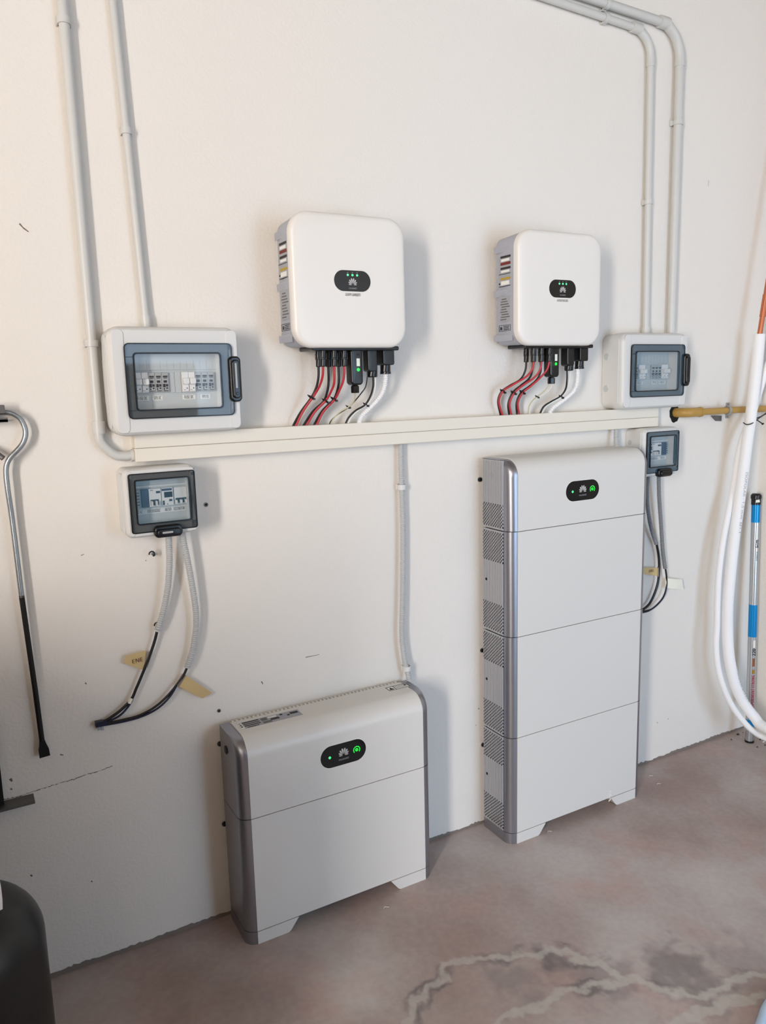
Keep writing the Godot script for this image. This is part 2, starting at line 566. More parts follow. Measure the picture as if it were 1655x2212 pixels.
func floor_():
	# resin floor: a brown and grey clouded coat with pale filled cracks
	var x0 := -1.4; var x1 := 2.6; var z0 := -0.05; var z1 := 3.1
	var w := 1200; var h := 945
	var n1 := FastNoiseLite.new(); n1.seed = 11; n1.frequency = 0.0042; n1.fractal_octaves = 5; n1.domain_warp_enabled = true; n1.domain_warp_amplitude = 40.0; n1.domain_warp_frequency = 0.006
	var n2 := FastNoiseLite.new(); n2.seed = 23; n2.frequency = 0.011; n2.fractal_octaves = 4
	var n3 := FastNoiseLite.new(); n3.seed = 37; n3.frequency = 0.12; n3.fractal_octaves = 2
	var n4 := FastNoiseLite.new(); n4.seed = 51; n4.frequency = 0.03; n4.fractal_octaves = 3
	var pale := PackedFloat32Array(); pale.resize(w * h)
	var dark := PackedFloat32Array(); dark.resize(w * h)
	var veins := [
		[4.5, [310, 801, 340, 730, 380, 670, 440, 630, 460, 580, 520, 560, 620, 550, 720, 545, 800, 540, 840, 520, 900, 525, 960, 565, 1040, 570, 1080, 610, 1160, 640, 1240, 660, 1330, 685, 1420, 695, 1500, 660, 1560, 625, 1655, 615, 1800, 600]],
		[4.0, [600, 900, 640, 801, 660, 775, 740, 750, 800, 745, 850, 700, 930, 670, 1000, 655, 1100, 655, 1160, 640]],
		[5.5, [1220, 900, 1310, 801, 1400, 755, 1500, 730, 1580, 705, 1655, 700, 1800, 690]]]
	for v in veins:
		var pl := []
		for i in range(0, v[1].size(), 2):
			var q := F(700 + v[1][i] / 1.733, 1750 + v[1][i + 1] / 1.733)
			pl.append(Vector2((q.x - x0) / (x1 - x0) * w, (q.z - z0) / (z1 - z0) * h))
		for i in pl.size() - 1:
			var a: Vector2 = pl[i]; var b: Vector2 = pl[i + 1]
			var m := 34
			for y in range(max(0, int(min(a.y, b.y)) - m), min(h, int(max(a.y, b.y)) + m)):
				for x in range(max(0, int(min(a.x, b.x)) - m), min(w, int(max(a.x, b.x)) + m)):
					var p := Vector2(x, y) + Vector2(n4.get_noise_2d(x * 1.6, y * 1.6), n4.get_noise_2d(x * 1.6 + 500, y * 1.6)) * 7.0
					var d: float = p.distance_to(Geometry2D.get_closest_point_to_segment(p, a, b))
					var k := x + y * w
					pale[k] = max(pale[k], clamp((v[0] * 1.15 - d) / 2.6, 0.0, 1.0))
					var e := n2.get_noise_2d(x * 1.5 + 90, y * 1.5)
					dark[k] = max(dark[k], clamp(0.15 + e * 2.0, 0.0, 1.0) * clamp(1.0 - abs(d - v[0] * 1.45) / (v[0] * 0.9), 0.0, 1.0))
	for s in [[855, 545, 20, 0.9], [735, 640, 32, 0.35], [1060, 620, 36, 0.4], [1315, 585, 42, 0.7], [1350, 640, 32, 0.7], [1400, 665, 30, 0.6], [1600, 590, 50, 0.25]]:
		var q := F(700 + s[0] / 1.733, 1750 + s[1] / 1.733)
		var c := Vector2((q.x - x0) / (x1 - x0) * w, (q.z - z0) / (z1 - z0) * h)
		var r: float = s[2] * 0.62
		for y in range(max(0, int(c.y - r * 2)), min(h, int(c.y + r * 2))):
			for x in range(max(0, int(c.x - r * 2)), min(w, int(c.x + r * 2))):
				var d := (Vector2(x, y) - c).length() / r + n4.get_noise_2d(x, y) * 1.3
				var k := x + y * w
				dark[k] = max(dark[k], s[3] * clamp(1.5 - d * 1.1, 0.0, 1.0))
	var data := PackedByteArray(); data.resize(w * h * 3)
	var brown := Color(0.64, 0.565, 0.54); var grey := Color(0.70, 0.67, 0.655); var rosy := Color(0.69, 0.585, 0.56)
	var palec := Color(0.735, 0.715, 0.685); var darkc := Color(0.34, 0.33, 0.33)
	for y in h:
		for x in w:
			var a := n1.get_noise_2d(x, y)
			var b := n2.get_noise_2d(x, y)
			var c := brown.lerp(grey, clamp(0.45 + a * 1.3, 0.0, 1.0)).lerp(rosy, clamp(b * 1.1, 0.0, 0.7))
			var k := x + y * w
			c = c.lerp(darkc, dark[k] * 0.60).lerp(palec, pale[k] * 0.72)
			var f := 1.0 + n3.get_noise_2d(x, y) * 0.035 + a * 0.10
			data[k * 3] = int(clamp(c.r * f, 0.0, 1.0) * 255)
			data[k * 3 + 1] = int(clamp(c.g * f, 0.0, 1.0) * 255)
			data[k * 3 + 2] = int(clamp(c.b * f, 0.0, 1.0) * 255)
	var im := Image.create_from_data(w, h, false, Image.FORMAT_RGB8, data)
	var m := mat(Color.WHITE, 0.55)
	m.albedo_texture = ImageTexture.create_from_image(im)
	var st := SurfaceTool.new()
	st.begin(Mesh.PRIMITIVE_TRIANGLES)
	var A := Vector3(-4.0, 0, -0.2); var B := Vector3(2.67, 0, 5.2)
	var cs := [A, Vector3(B.x, 0, A.z), B, Vector3(A.x, 0, B.z)]
	for i in [0, 1, 2, 0, 2, 3]:
		st.set_normal(Vector3.UP)
		st.set_uv(Vector2((cs[i].x - x0) / (x1 - x0), (cs[i].z - z0) / (z1 - z0)))
		st.add_vertex(cs[i])
	for e in [[0, 3], [3, 2], [2, 1], [1, 0]]:
		var p: Vector3 = cs[e[0]]; var q: Vector3 = cs[e[1]]
		for v in [p, q, q + Vector3.DOWN * 0.12, p, q + Vector3.DOWN * 0.12, p + Vector3.DOWN * 0.12]:
			st.set_normal((q - p).cross(Vector3.UP).normalized())
			st.set_uv(Vector2.ZERO)
			st.add_vertex(v)
	var o := put("floor", st.commit(), m)
	o.set_meta("kind", "structure")

# ------------------------------------------------------------------ rigid conduits
func clip(g: G, at: Vector3, axis: Vector3, r: float, out := Vector3(0, 0, 1)):
	# saddle round a pipe, open to the wall, with a foot
	var x := axis.cross(out).normalized()
	var poly := PackedVector2Array()
	for i in 15: poly.append(Vector2(cos(deg_to_rad(-35 + 250.0 * i / 14)), sin(deg_to_rad(-35 + 250.0 * i / 14))) * (r + 0.0035))
	for i in 15: poly.append(Vector2(cos(deg_to_rad(215 - 250.0 * i / 14)), sin(deg_to_rad(215 - 250.0 * i / 14))) * (r + 0.0006))
	g.prism(poly, Transform3D(Basis(x, out, x.cross(out)), at - x.cross(out) * 0.008), 0.016)
	var foot := [Vector2(-r * 1.35, -r - 0.004), Vector2(-r * 1.35, -r * 0.45), Vector2(-r * 1.15, -r * 0.45), Vector2(-r * 1.0, -r - 0.0006), Vector2(r * 1.0, -r - 0.0006), Vector2(r * 1.15, -r * 0.45), Vector2(r * 1.35, -r * 0.45), Vector2(r * 1.35, -r - 0.004)]
	g.prism(PackedVector2Array(foot), Transform3D(Basis(x, out, x.cross(out)), at - x.cross(out) * 0.009), 0.018)

func conduits():
	# left, thick: straight down, then an elbow into the trunking
	var grp := "rigid conduits left of the inverters"
	var r := 0.0125
	var zc := 0.018
	var t := thing("rigid_conduit", "thick grey conduit that bends at its foot into the cream trunking", "conduit", grp, Vector3(-0.258, 1.43, zc))
	var g := G.new()
	var top := P(134, 0, zc); var low := P(213, 920, zc)
	var dir := (top - low).normalized()
	g.tube(PackedVector3Array([low, low.lerp(top, 0.25), low.lerp(top, 0.5), low.lerp(top, 0.75), top, top + dir * 0.5, Vector3(top.x + dir.x * 0.7, 3.4, zc)]), r, 20)
	part("tube", g, M.pipe, t)
	g = G.new()
	g.tube(PackedVector3Array([low + Vector3(0, 0.012, 0), low - Vector3(0, 0.02, 0)]), r + 0.0035, 20)
	part("coupling", g, M.pipe, t)
	g = G.new()
	var end := Vector3(-0.176, 1.4325, zc)
	g.tube(smooth([low - Vector3(0, 0.015, 0), Vector3(low.x, low.y - 0.035, zc), Vector3(low.x + 0.012, end.y + 0.025, zc), Vector3(low.x + 0.035, end.y + 0.004, zc), Vector3(low.x + 0.055, end.y, zc), end], 0.006), r, 20)
	part("elbow", g, M.pipe, t)
	g = G.new()
	g.tube(PackedVector3Array([end - Vector3(0.001, 0, 0), end + Vector3(0.006, 0, 0)]), r + 0.004, 20)
	part("end_ring", g, M.box, t)
	for py in [45, 742]:
		g = G.new()
		var k: float = (P(134 + 79.0 * py / 920, py, zc).y - low.y) / (top.y - low.y)
		clip(g, low.lerp(top, k), dir, r)
		part("clip", g, M.pipe, t)
	# left, thin: down into the large box
	r = 0.010; zc = 0.0145
	low = P(316, 700, zc); low.y = 1.765
	top = P(243, 0, zc)
	dir = (top - low).normalized()
	t = thing("rigid_conduit", "thinner grey conduit that runs down into the top of a wide breaker box", "conduit", grp, low)
	g = G.new()
	g.tube(PackedVector3Array([low, low.lerp(top, 0.25), low.lerp(top, 0.5), low.lerp(top, 0.75), top, Vector3(top.x + dir.x * 0.7, 3.4, zc)]), r, 18)
	part("tube", g, M.pipe, t)
	g = G.new()
	g.tube(PackedVector3Array([low - dir * 0.002, low + dir * 0.03]), r + 0.003, 18)
	part("coupling", g, M.pipe, t)
	g = G.new()
	clip(g, low.lerp(top, (P(273, 283, zc).y - low.y) / (top.y - low.y)), dir, r)
	part("clip", g, M.pipe, t)
	# right pair: along the top, round a bend, down into the right box
	grp = "rigid conduits that bend down beside the right-hand corner"
	var sets := [
		{"r": 0.0125, "low": [1399, 705], "up": [1406, 125], "bend": [[1404, 105], [1395, 82], [1378, 62]], "far": [1170, -8], "clips": [[1400, 437]], "fc": [1308, 43], "label": "slimmer white conduit with a bend, on the inner side of the pair"},
		{"r": 0.0155, "low": [1451, 705], "up": [1469, 125], "bend": [[1467, 105], [1457, 75], [1437, 50]], "far": [1262, -8], "clips": [[1461, 265]], "fc": [1309, 12], "label": "thicker white conduit with a bend, on the outer side of the pair"}]
	for s in sets:
		r = s.r; zc = r + 0.006
		var a := P(s.low[0], s.low[1], zc)
		a.y = 1.765
		var b := P(s.up[0], s.up[1], zc)
		a.x = lerp(a.x, b.x, 0.35)
		t = thing("rigid_conduit", s.label, "conduit", grp, a)
		g = G.new()
		g.tube(PackedVector3Array([a, a.lerp(b, 0.3), a.lerp(b, 0.6), b]), r, 18)
		var e := P(s.bend[2][0], s.bend[2][1], zc)
		var far := P(s.far[0], s.far[1], zc)
		var fd := (far - e).normalized()
		g.tube(PackedVector3Array([e, e + fd * 0.3, far, far + fd * 1.0]), r, 18)
		part("tube", g, M.pipe, t)
		g = G.new()
		g.tube(smooth([b - Vector3(0, 0.03, 0), b, P(s.bend[0][0], s.bend[0][1], zc), P(s.bend[1][0], s.bend[1][1], zc), e, e + fd * 0.03], 0.008), r + 0.002, 18)
		part("bend", g, M.pipe, t)
		g = G.new()
		g.tube(PackedVector3Array([e - fd * 0.012, e + fd * 0.03]), r + 0.005, 20)
		part("coupling", g, M.pipe, t)
		for c in s.clips:
			g = G.new()
			var q := P(c[0], c[1], zc)
			clip(g, a.lerp(b, (q.y - a.y) / (b.y - a.y)), (b - a).normalized(), r)
			part("clip", g, M.pipe, t)
		g = G.new()
		var q := P(s.fc[0], s.fc[1], zc)
		clip(g, e + fd * ((q - e).dot(fd)), fd, r)
		part("clip", g, M.pipe, t)
		if r < 0.014:
			g = G.new()
			g.tube(PackedVector3Array([a - Vector3(0, 0.004, 0), a + Vector3(0, 0.022, 0)]), r + 0.004, 18)
			part("end_ring", g, M.pipe, t)

# ------------------------------------------------------------------ trunking
func trunkings():
	var spec := [["upper of two cream cable trunkings, taking the inverter cables from above", 1.4520, 1.4885], ["lower of two cream cable trunkings, running just over the small breaker boxes", 1.4160, 1.4512]]
	for s in spec:
		var t := thing("cable_trunking", s[0], "trunking", "cable trunkings along the wall", Vector3(0.8, s[1], 0))
		var g := G.new()
		g.bx(Vector3(-0.169, s[1] + 0.001, 0.0), Vector3(1.780, s[2] - 0.001, 0.044))
		part("base", g, M.trunk, t)
		g = G.new()
		g.loft([rr(-0.170, s[1], 1.781, s[2], 0.0008, 0.036), rr(-0.170, s[1], 1.781, s[2], 0.0008, 0.0485), rr(-0.1685, s[1] + 0.0015, 1.7795, s[2] - 0.0015, 0.0008, 0.05)])
		part("lid", g, M.trunk, t)

# ------------------------------------------------------------------ breaker boxes
func frame_at(o: Vector3, a: Array) -> Array:
	return [o.x + a[0], o.y + a[1], o.x + a[2], o.y + a[3]]

func sticker(parent: Node, x0: float, y0: float, x1: float, y1: float, z: float, m: Material, called := "label"):
	var g := G.new()
	g.bx(Vector3(x0, y0, z), Vector3(x1, y1, z + 0.0004))
	return part(called, g, m, parent)

func dc_box(o: Vector3, right: bool):
	var W := 0.335; var H := 0.270
	var label := "wide grey breaker box with window painted sky-reflection blue beside the white conduits" if right else "wide grey breaker box with clear window under the thinner grey conduit"
	var t := thing("breaker_box", label, "breaker box", "wide breaker boxes with side handles", o)
	var g := G.new()
	slab(g, o.x, o.y, o.x + W, o.y + H, 0.001, 0.048, 0.03, 0.002)
	part("body", g, M.box, t)
	# lid: a frame whose window shows the inner plate
	var hole := frame_at(o, [0.056, 0.060, 0.284, 0.207])
	g = G.new()
	g.loft([rr(o.x - 0.002, o.y - 0.002, o.x + W + 0.002, o.y + H + 0.002, 0.032, 0.042), rr(o.x - 0.002, o.y - 0.002, o.x + W + 0.002, o.y + H + 0.002, 0.032, 0.082),
		rr(o.x + 0.001, o.y + 0.001, o.x + W - 0.001, o.y + H - 0.001, 0.03, 0.094), rr(o.x + 0.008, o.y + 0.008, o.x + W - 0.008, o.y + H - 0.008, 0.024, 0.1),
		rr(hole[0], hole[1], hole[2], hole[3], 0.008, 0.1), rr(hole[0], hole[1], hole[2], hole[3], 0.006, 0.052)], false, false, true)
	part("lid", g, M.box, t)
	for s in [[0.004, 0.039], [0.296, 0.331]]:
		g = G.new()
		slab(g, o.x + s[0] + 0.004, o.y + 0.006, o.x + s[1], o.y + H - 0.006, 0.094, 0.1022, 0.012, 0.002, 4)
		part("lid_edge", g, M.box, t)
	# six-sided plate on the side
	for s in [[-0.0045, 0.0025], [W + 0.002, 0.0025]]:
		g = G.new()
		var poly := PackedVector2Array([Vector2(-0.082, 0.02), Vector2(-0.066, 0.02), Vector2(-0.03, 0.085), Vector2(-0.03, 0.185), Vector2(-0.066, 0.25), Vector2(-0.082, 0.25)])
		g.prism(poly, Transform3D(Basis(Vector3(0, 0, -1), Vector3.UP, Vector3(1, 0, 0)), Vector3(o.x + s[0], o.y, 0)), s[1])
		part("side_plate", g, M.box, t)
	for yy in [0.075, 0.19]:
		g = G.new()
		g.lathe([[0.0, -0.0006], [0.0125, -0.0006], [0.0125, 0.0], [0.0, 0.0]], Transform3D(Basis(Vector3.UP, Vector3(-1, 0, 0), Vector3(0, 0, 1)), Vector3(o.x - 0.0002, o.y + yy, 0.02)), 20)
		part("knockout", g, M.box_inner, t)
	# inside
	g = G.new()
	g.bx(Vector3(o.x + 0.03, o.y + 0.03, 0.0485), Vector3(o.x + 0.31, o.y + 0.24, 0.054))
	g.bx(Vector3(o.x + 0.05, o.y + 0.164, 0.054), Vector3(o.x + 0.29, o.y + 0.24, 0.058))
	part("inner_plate", g, M.box_inner, t)
	for i in 13:
		g = G.new()
		g.bx(Vector3(o.x + 0.0645 + 0.0175 * i, o.y + 0.166, 0.058), Vector3(o.x + 0.0652 + 0.0175 * i, o.y + 0.190, 0.0584))
		part("tick", g, M.grey_module, t)
	var order := "SSSFFBBSSSFF" if right else "FFSSSBBFFSSS"
	for i in 12:
		var x := o.x + 0.0652 + 0.0175 * i
		g = G.new()
		if order[i] == "F":
			slab(g, x + 0.0003, o.y + 0.106, x + 0.0172, o.y + 0.158, 0.054, 0.066, 0.001, 0.001, 2)
			slab(g, x + 0.0007, o.y + 0.126, x + 0.0168, o.y + 0.142, 0.066, 0.078, 0.003, 0.002, 3)
			slab(g, x + 0.0012, o.y + 0.108, x + 0.0163, o.y + 0.124, 0.066, 0.069, 0.001, 0.0008, 2)
			var f := part("fuse_holder", g, M.white_module, t)
			g = G.new()
			g.bx(Vector3(x + 0.010, o.y + 0.114, 0.069), Vector3(x + 0.0125, o.y + 0.117, 0.0693))
			g.bx(Vector3(x + 0.003, o.y + 0.111, 0.069), Vector3(x + 0.007, o.y + 0.112, 0.0693))
			part("marking", g, M.ink, f)
		elif order[i] == "S":
			slab(g, x + 0.0003, o.y + 0.107, x + 0.0172, o.y + 0.157, 0.054, 0.064, 0.001, 0.001, 2)
			var f := part("surge_protector", g, M.grey_module, t)
			g = G.new()
			for q in [[0.003, 0.145, 0.015, 0.149], [0.004, 0.142, 0.014, 0.144], [0.004, 0.131, 0.013, 0.137], [0.002, 0.119, 0.0085, 0.128], [0.0095, 0.121, 0.0152, 0.1275], [0.003, 0.113, 0.0065, 0.117], [0.010, 0.115, 0.0145, 0.119], [0.003, 0.109, 0.015, 0.111]]:
				g.bx(Vector3(x + q[0], o.y + q[1], 0.064), Vector3(x + q[2], o.y + q[3], 0.0643))
			part("marking", g, M.label_dark, f)
		else:
			slab(g, x + 0.0003, o.y + 0.104, x + 0.0172, o.y + 0.158, 0.054, 0.057, 0.001, 0.0008, 2)
			part("blank_module", g, M.box_inner, t)
	var names := [["SPD DC", 0.092], ["FUSE DC", 0.135], ["SPD DC", 0.214], ["FUSE DC", 0.257]] if right else [["FUSE DC", 0.084], ["SPD DC", 0.123], ["FUSE DC", 0.206], ["SPD DC", 0.251]]
	for q in names:
		var wide := 0.034 if q[0] == "FUSE DC" else 0.026
		sticker(t, o.x + q[1] - wide / 2, o.y + 0.086, o.x + q[1] + wide / 2, o.y + 0.098, 0.054, M.paper)
		letters(q[0], Vector3(o.x + q[1], o.y + 0.092, 0.0552), 0.0085, wide * 0.74, M.ink, t)
	# door: smoked border, black seal, clear window
	var so: Material = M.smoke_sky_reflect if right else M.smoke
	var d := frame_at(o, [0.036, 0.041, 0.314, 0.230])
	var wn := frame_at(o, [0.058, 0.062, 0.282, 0.205])
	g = G.new()
	frame(g, d, wn, 0.1022, 0.1085, 0.012, 0.008, 0.002)
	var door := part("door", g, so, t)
	g = G.new()
	frame(g, d, [d[0] + 0.0025, d[1] + 0.0025, d[2] - 0.0025, d[3] - 0.0025], 0.1022, 0.1092, 0.0125, 0.010, 0.0008)
	part("rim", g, M.black, door)
	g = G.new()
	frame(g, [wn[0] - 0.001, wn[1] - 0.001, wn[2] + 0.001, wn[3] + 0.001], [wn[0] + 0.0022, wn[1] + 0.0022, wn[2] - 0.0022, wn[3] - 0.0022], 0.1022, 0.1105, 0.009, 0.007, 0.0008)
	part("seal", g, M.black, door)
	g = G.new()
	g.cap(rr(wn[0] + 0.001, wn[1] + 0.001, wn[2] - 0.001, wn[3] - 0.001, 0.008, 0.1095), false)
	part("window", g, M.pane_sky_reflect if right else M.pane, door)
	for yy in [0.062, 0.195]:
		g = G.new()
		g.bx(Vector3(o.x + 0.037, o.y + yy, 0.1085), Vector3(o.x + 0.057, o.y + yy + 0.0012, 0.1092))
		part("hinge_line", g, M.black, door)
	# handle
	g = G.new()
	slab(g, o.x + 0.302, o.y + 0.076, o.x + 0.334, o.y + 0.196, 0.1, 0.118, 0.012, 0.005, 6)
	slab(g, o.x + 0.307, o.y + 0.085, o.x + 0.329, o.y + 0.187, 0.118, 0.124, 0.010, 0.004, 6)
	part("handle", g, M.black, t)
	g = G.new()
	slab(g, o.x + 0.3145, o.y + 0.112, o.x + 0.3195, o.y + 0.178, 0.124, 0.1255, 0.002, 0.0008, 3)
	part("handle_inlay", g, M.grey_module if not right else M.dark, t)
	g = G.new()
	g.lathe([[0.0, 0.0015], [0.003, 0.0015], [0.0042, 0.0], [0.0, 0.0]], Transform3D(Basis(Vector3(1, 0, 0), Vector3(0, 0, 1), Vector3(0, -1, 0)), Vector3(o.x + 0.318, o.y + 0.098, 0.124)), 16)
	part("screw", g, M.black, t)

func ac_box(o: Vector3, right: bool):
	var W := 0.187; var H := 0.180
	var label := "small grey breaker box with window painted sky-reflection blue behind the tall battery unit" if right else "small grey breaker box under the wide one with two ribbed conduits hanging from it"
	var t := thing("breaker_box", label, "breaker box", "small breaker boxes with bottom handles", o)
	var g := G.new()
	slab(g, o.x, o.y, o.x + W, o.y + H, 0.001, 0.044, 0.018, 0.002)
	part("body", g, M.box, t)
	var hole := frame_at(o, [0.026, 0.034, 0.168, 0.152])
	g = G.new()
	g.loft([rr(o.x - 0.002, o.y - 0.002, o.x + W + 0.002, o.y + H + 0.002, 0.02, 0.038), rr(o.x - 0.002, o.y - 0.002, o.x + W + 0.002, o.y + H + 0.002, 0.02, 0.074),
		rr(o.x + 0.001, o.y + 0.001, o.x + W - 0.001, o.y + H - 0.001, 0.018, 0.084), rr(o.x + 0.005, o.y + 0.005, o.x + W - 0.005, o.y + H - 0.005, 0.014, 0.088),
		rr(hole[0], hole[1], hole[2], hole[3], 0.006, 0.088), rr(hole[0], hole[1], hole[2], hole[3], 0.004, 0.048)], false, false, true)
	part("lid", g, M.box, t)
	for s in [[0.006, 0.022], [0.168, 0.183]]:
		g = G.new()
		slab(g, o.x + s[0], o.y + 0.005, o.x + s[1], o.y + H - 0.005, 0.082, 0.0895, 0.008, 0.0015, 4)
		part("lid_edge", g, M.box, t)
	for s in [[-0.0045, 0.0025], [W + 0.002, 0.0025]]:
		g = G.new()
		g.prism(PackedVector2Array([Vector2(-0.074, 0.012), Vector2(-0.058, 0.012), Vector2(-0.026, 0.055), Vector2(-0.026, 0.115), Vector2(-0.058, 0.17), Vector2(-0.074, 0.17)]), Transform3D(Basis(Vector3(0, 0, -1), Vector3.UP, Vector3(1, 0, 0)), Vector3(o.x + s[0], o.y, 0)), s[1])
		part("side_plate", g, M.box, t)
	g = G.new()
	g.lathe([[0.0, -0.0006], [0.010, -0.0006], [0.010, 0.0], [0.0, 0.0]], Transform3D(Basis(Vector3.UP, Vector3(-1, 0, 0), Vector3(0, 0, 1)), Vector3(o.x - 0.0002, o.y + 0.128, 0.02)), 18)
	part("knockout", g, M.box_inner, t)
	g = G.new()
	g.bx(Vector3(o.x + 0.012, o.y + 0.02, 0.0445), Vector3(o.x + 0.176, o.y + 0.165, 0.050))
	part("inner_plate", g, M.box_inner, t)
	g = G.new()
	g.bx(Vector3(o.x + 0.02, o.y + 0.126, 0.05), Vector3(o.x + 0.172, o.y + 0.131, 0.056))
	part("ledge", g, M.box, t)
	# the row of devices: [kind, from, to]
	var row := [["S", 0.030, 0.048], ["N", 0.048, 0.066], ["D", 0.067, 0.100], ["T", 0.101, 0.132], ["W", 0.134, 0.168]]
	if right: row = [["W", 0.026, 0.050], ["T", 0.051, 0.076], ["D", 0.077, 0.128], ["N", 0.130, 0.152], ["S", 0.152, 0.166]]
	var y0 := o.y + 0.074; var y1 := o.y + 0.122
	for q in row:
		var x0: float = o.x + q[1] + 0.0004; var x1: float = o.x + q[2] - 0.0004
		g = G.new()
		match q[0]:
			"S":
				slab(g, x0, y0, x1, y1, 0.05, 0.058, 0.001, 0.001, 2)
				var f := part("surge_protector", g, M.grey_module, t)
				g = G.new()
				for k in 5: g.bx(Vector3(x0 + 0.002, y0 + 0.006 + 0.008 * k, 0.058), Vector3(lerp(x0, x1, 0.75), y0 + 0.009 + 0.008 * k, 0.0583))
				part("marking", g, M.label_dark, f)
			"N":
				slab(g, x0, y0, x1, y1, 0.05, 0.064, 0.001, 0.002, 2)
				part("surge_cartridge", g, M.navy, t)
			"D":
				slab(g, x0, y0, x1, y1, 0.05, 0.060, 0.001, 0.001, 2)
				var f := part("residual_current_breaker", g, M.white_module, t)
				g = G.new()
				g.bx(Vector3(x0 + 0.0035, y0 + 0.004, 0.06), Vector3(lerp(x0, x1, 0.78), y0 + 0.019, 0.0604))
				part("switch_slot", g, M.dark, f)
				g = G.new()
				slab(g, x0 + 0.004, y0 + 0.003, x0 + 0.0075, y0 + 0.016, 0.0604, 0.074, 0.001, 0.001, 2)
				slab(g, x0 + 0.0155, y0 + 0.003, x0 + 0.0195, y0 + 0.016, 0.0604, 0.074, 0.001, 0.001, 2)
				part("switch_lever", g, M.white_module, f)
				g = G.new()
				g.bx(Vector3(lerp(x0, x1, 0.6), y0 + 0.035, 0.06), Vector3(x1 - 0.002, y0 + 0.041, 0.0604))
				g.bx(Vector3(x0 + 0.004, y0 + 0.043, 0.06), Vector3(x0 + 0.012, y0 + 0.0445, 0.0603))
				part("test_button", g, M.ink, f)
			"T":
				slab(g, x0, y0, x1, y1, 0.05, 0.062, 0.001, 0.001, 2)
				var f := part("meter", g, M.white_module, t)
				g = G.new(); g.bx(Vector3(x0, y1 - 0.008, 0.062), Vector3(x1 - 0.003, y1 - 0.002, 0.0623))
				part("blue_band", g, M.navy, f)
				g = G.new(); g.bx(Vector3(lerp(x0, x1, 0.2), y0 + 0.022, 0.062), Vector3(lerp(x0, x1, 0.92), y0 + 0.037, 0.0624))
				part("screen", g, M.screen, f)
				g = G.new(); g.bx(Vector3(lerp(x0, x1, 0.6), y0 + 0.011, 0.062), Vector3(lerp(x0, x1, 0.86), y0 + 0.017, 0.0632))
				part("button", g, M.navy, f)
				g = G.new(); g.bx(Vector3(x0 + 0.001, y0 + 0.002, 0.062), Vector3(x0 + 0.006, y0 + 0.014, 0.0623)); g.bx(Vector3(x0 + 0.012, y0 + 0.003, 0.062), Vector3(x0 + 0.015, y0 + 0.005, 0.0623))
				part("marking", g, M.ink, f)
			"W":
				slab(g, x0, y0, x1, y1, 0.05, 0.056, 0.001, 0.001, 2)
				slab(g, x0, y0 + 0.018, x1, y1 - 0.001, 0.056, 0.062, 0.001, 0.001, 2)
				var f := part("isolator", g, M.white_module, t)
				g = G.new(); g.bx(Vector3(x0 + 0.004, y0 + 0.004, 0.056), Vector3(x1 - 0.001, y0 + 0.017, 0.0564))
				part("switch_slot", g, M.dark, f)
				for k in 3:
					g = G.new()
					var xx: float = lerp(x0 + 0.003, x1 - 0.004, k / 2.0)
					slab(g, xx - 0.002, y0 + 0.003, xx + 0.0035, y0 + 0.013, 0.0564, 0.068, 0.001, 0.001, 2)
					part("switch_lever", g, M.white_module, f)
	sticker(t, o.x + 0.029, o.y + 0.055, o.x + 0.165, o.y + 0.068, 0.05, M.paper)
	var words := [["SPD AC", 0.041, 0.018], ["DIFFERENZIALE", 0.080, 0.034], ["METER", 0.118, 0.017], ["SEZIONATORE", 0.148, 0.031]]
	if right: words = [["METER", 0.044, 0.020], ["DIFFERENZIALE", 0.098, 0.042], ["SPD AC", 0.145, 0.022]]
	for q in words: letters(q[0], Vector3(o.x + q[1], o.y + 0.0615, 0.0512), 0.0085, q[2], M.ink, t)
	# door
	var d := frame_at(o, [0.011, 0.012, 0.184, 0.168])
	var wn := frame_at(o, [0.027, 0.035, 0.167, 0.151])
	g = G.new()
	frame(g, d, wn, 0.0895, 0.096, 0.006, 0.006, 0.003)
	var door := part("door", g, M.smoke_sky_reflect if right else M.smoke, t)
	g = G.new()
	frame(g, d, [d[0] + 0.002, d[1] + 0.002, d[2] - 0.002, d[3] - 0.002], 0.0895, 0.0955, 0.007, 0.005, 0.0008)
	part("rim", g, M.black, door)
	g = G.new()
	frame(g, [wn[0] - 0.001, wn[1] - 0.001, wn[2] + 0.001, wn[3] + 0.001], [wn[0] + 0.002, wn[1] + 0.002, wn[2] - 0.002, wn[3] - 0.002], 0.0895, 0.098, 0.006, 0.004, 0.0008)
	part("seal", g, M.black, door)
	g = G.new()
	g.cap(rr(wn[0] + 0.001, wn[1] + 0.001, wn[2] - 0.001, wn[3] - 0.001, 0.006, 0.0972), false)
	part("window", g, M.pane_sky_reflect, door)
	for q in [[0.176, 0.158], [0.176, 0.030]]:
		g = G.new()
		g.lathe([[0.0, 0.001], [0.0032, 0.001], [0.0036, 0.0], [0.0, 0.0]], Transform3D(Basis(Vector3(1, 0, 0), Vector3(0, 0, 1), Vector3(0, -1, 0)), Vector3(o.x + q[0], o.y + q[1], 0.096)), 14)
		part("screw", g, M.black, door)
	g = G.new()
	slab(g, o.x + 0.066, o.y - 0.004, o.x + 0.140, o.y + 0.028, 0.088, 0.106, 0.012, 0.005, 6)
	slab(g, o.x + 0.072, o.y + 0.000, o.x + 0.134, o.y + 0.020, 0.106, 0.113, 0.009, 0.004, 6)
	part("handle", g, M.black, t)
	g = G.new()
	slab(g, o.x + 0.084, o.y + 0.008, o.x + 0.112, o.y + 0.013, 0.113, 0.1142, 0.002, 0.0006, 3)
	part("handle_inlay", g, M.dark if right else M.grey_module, t)

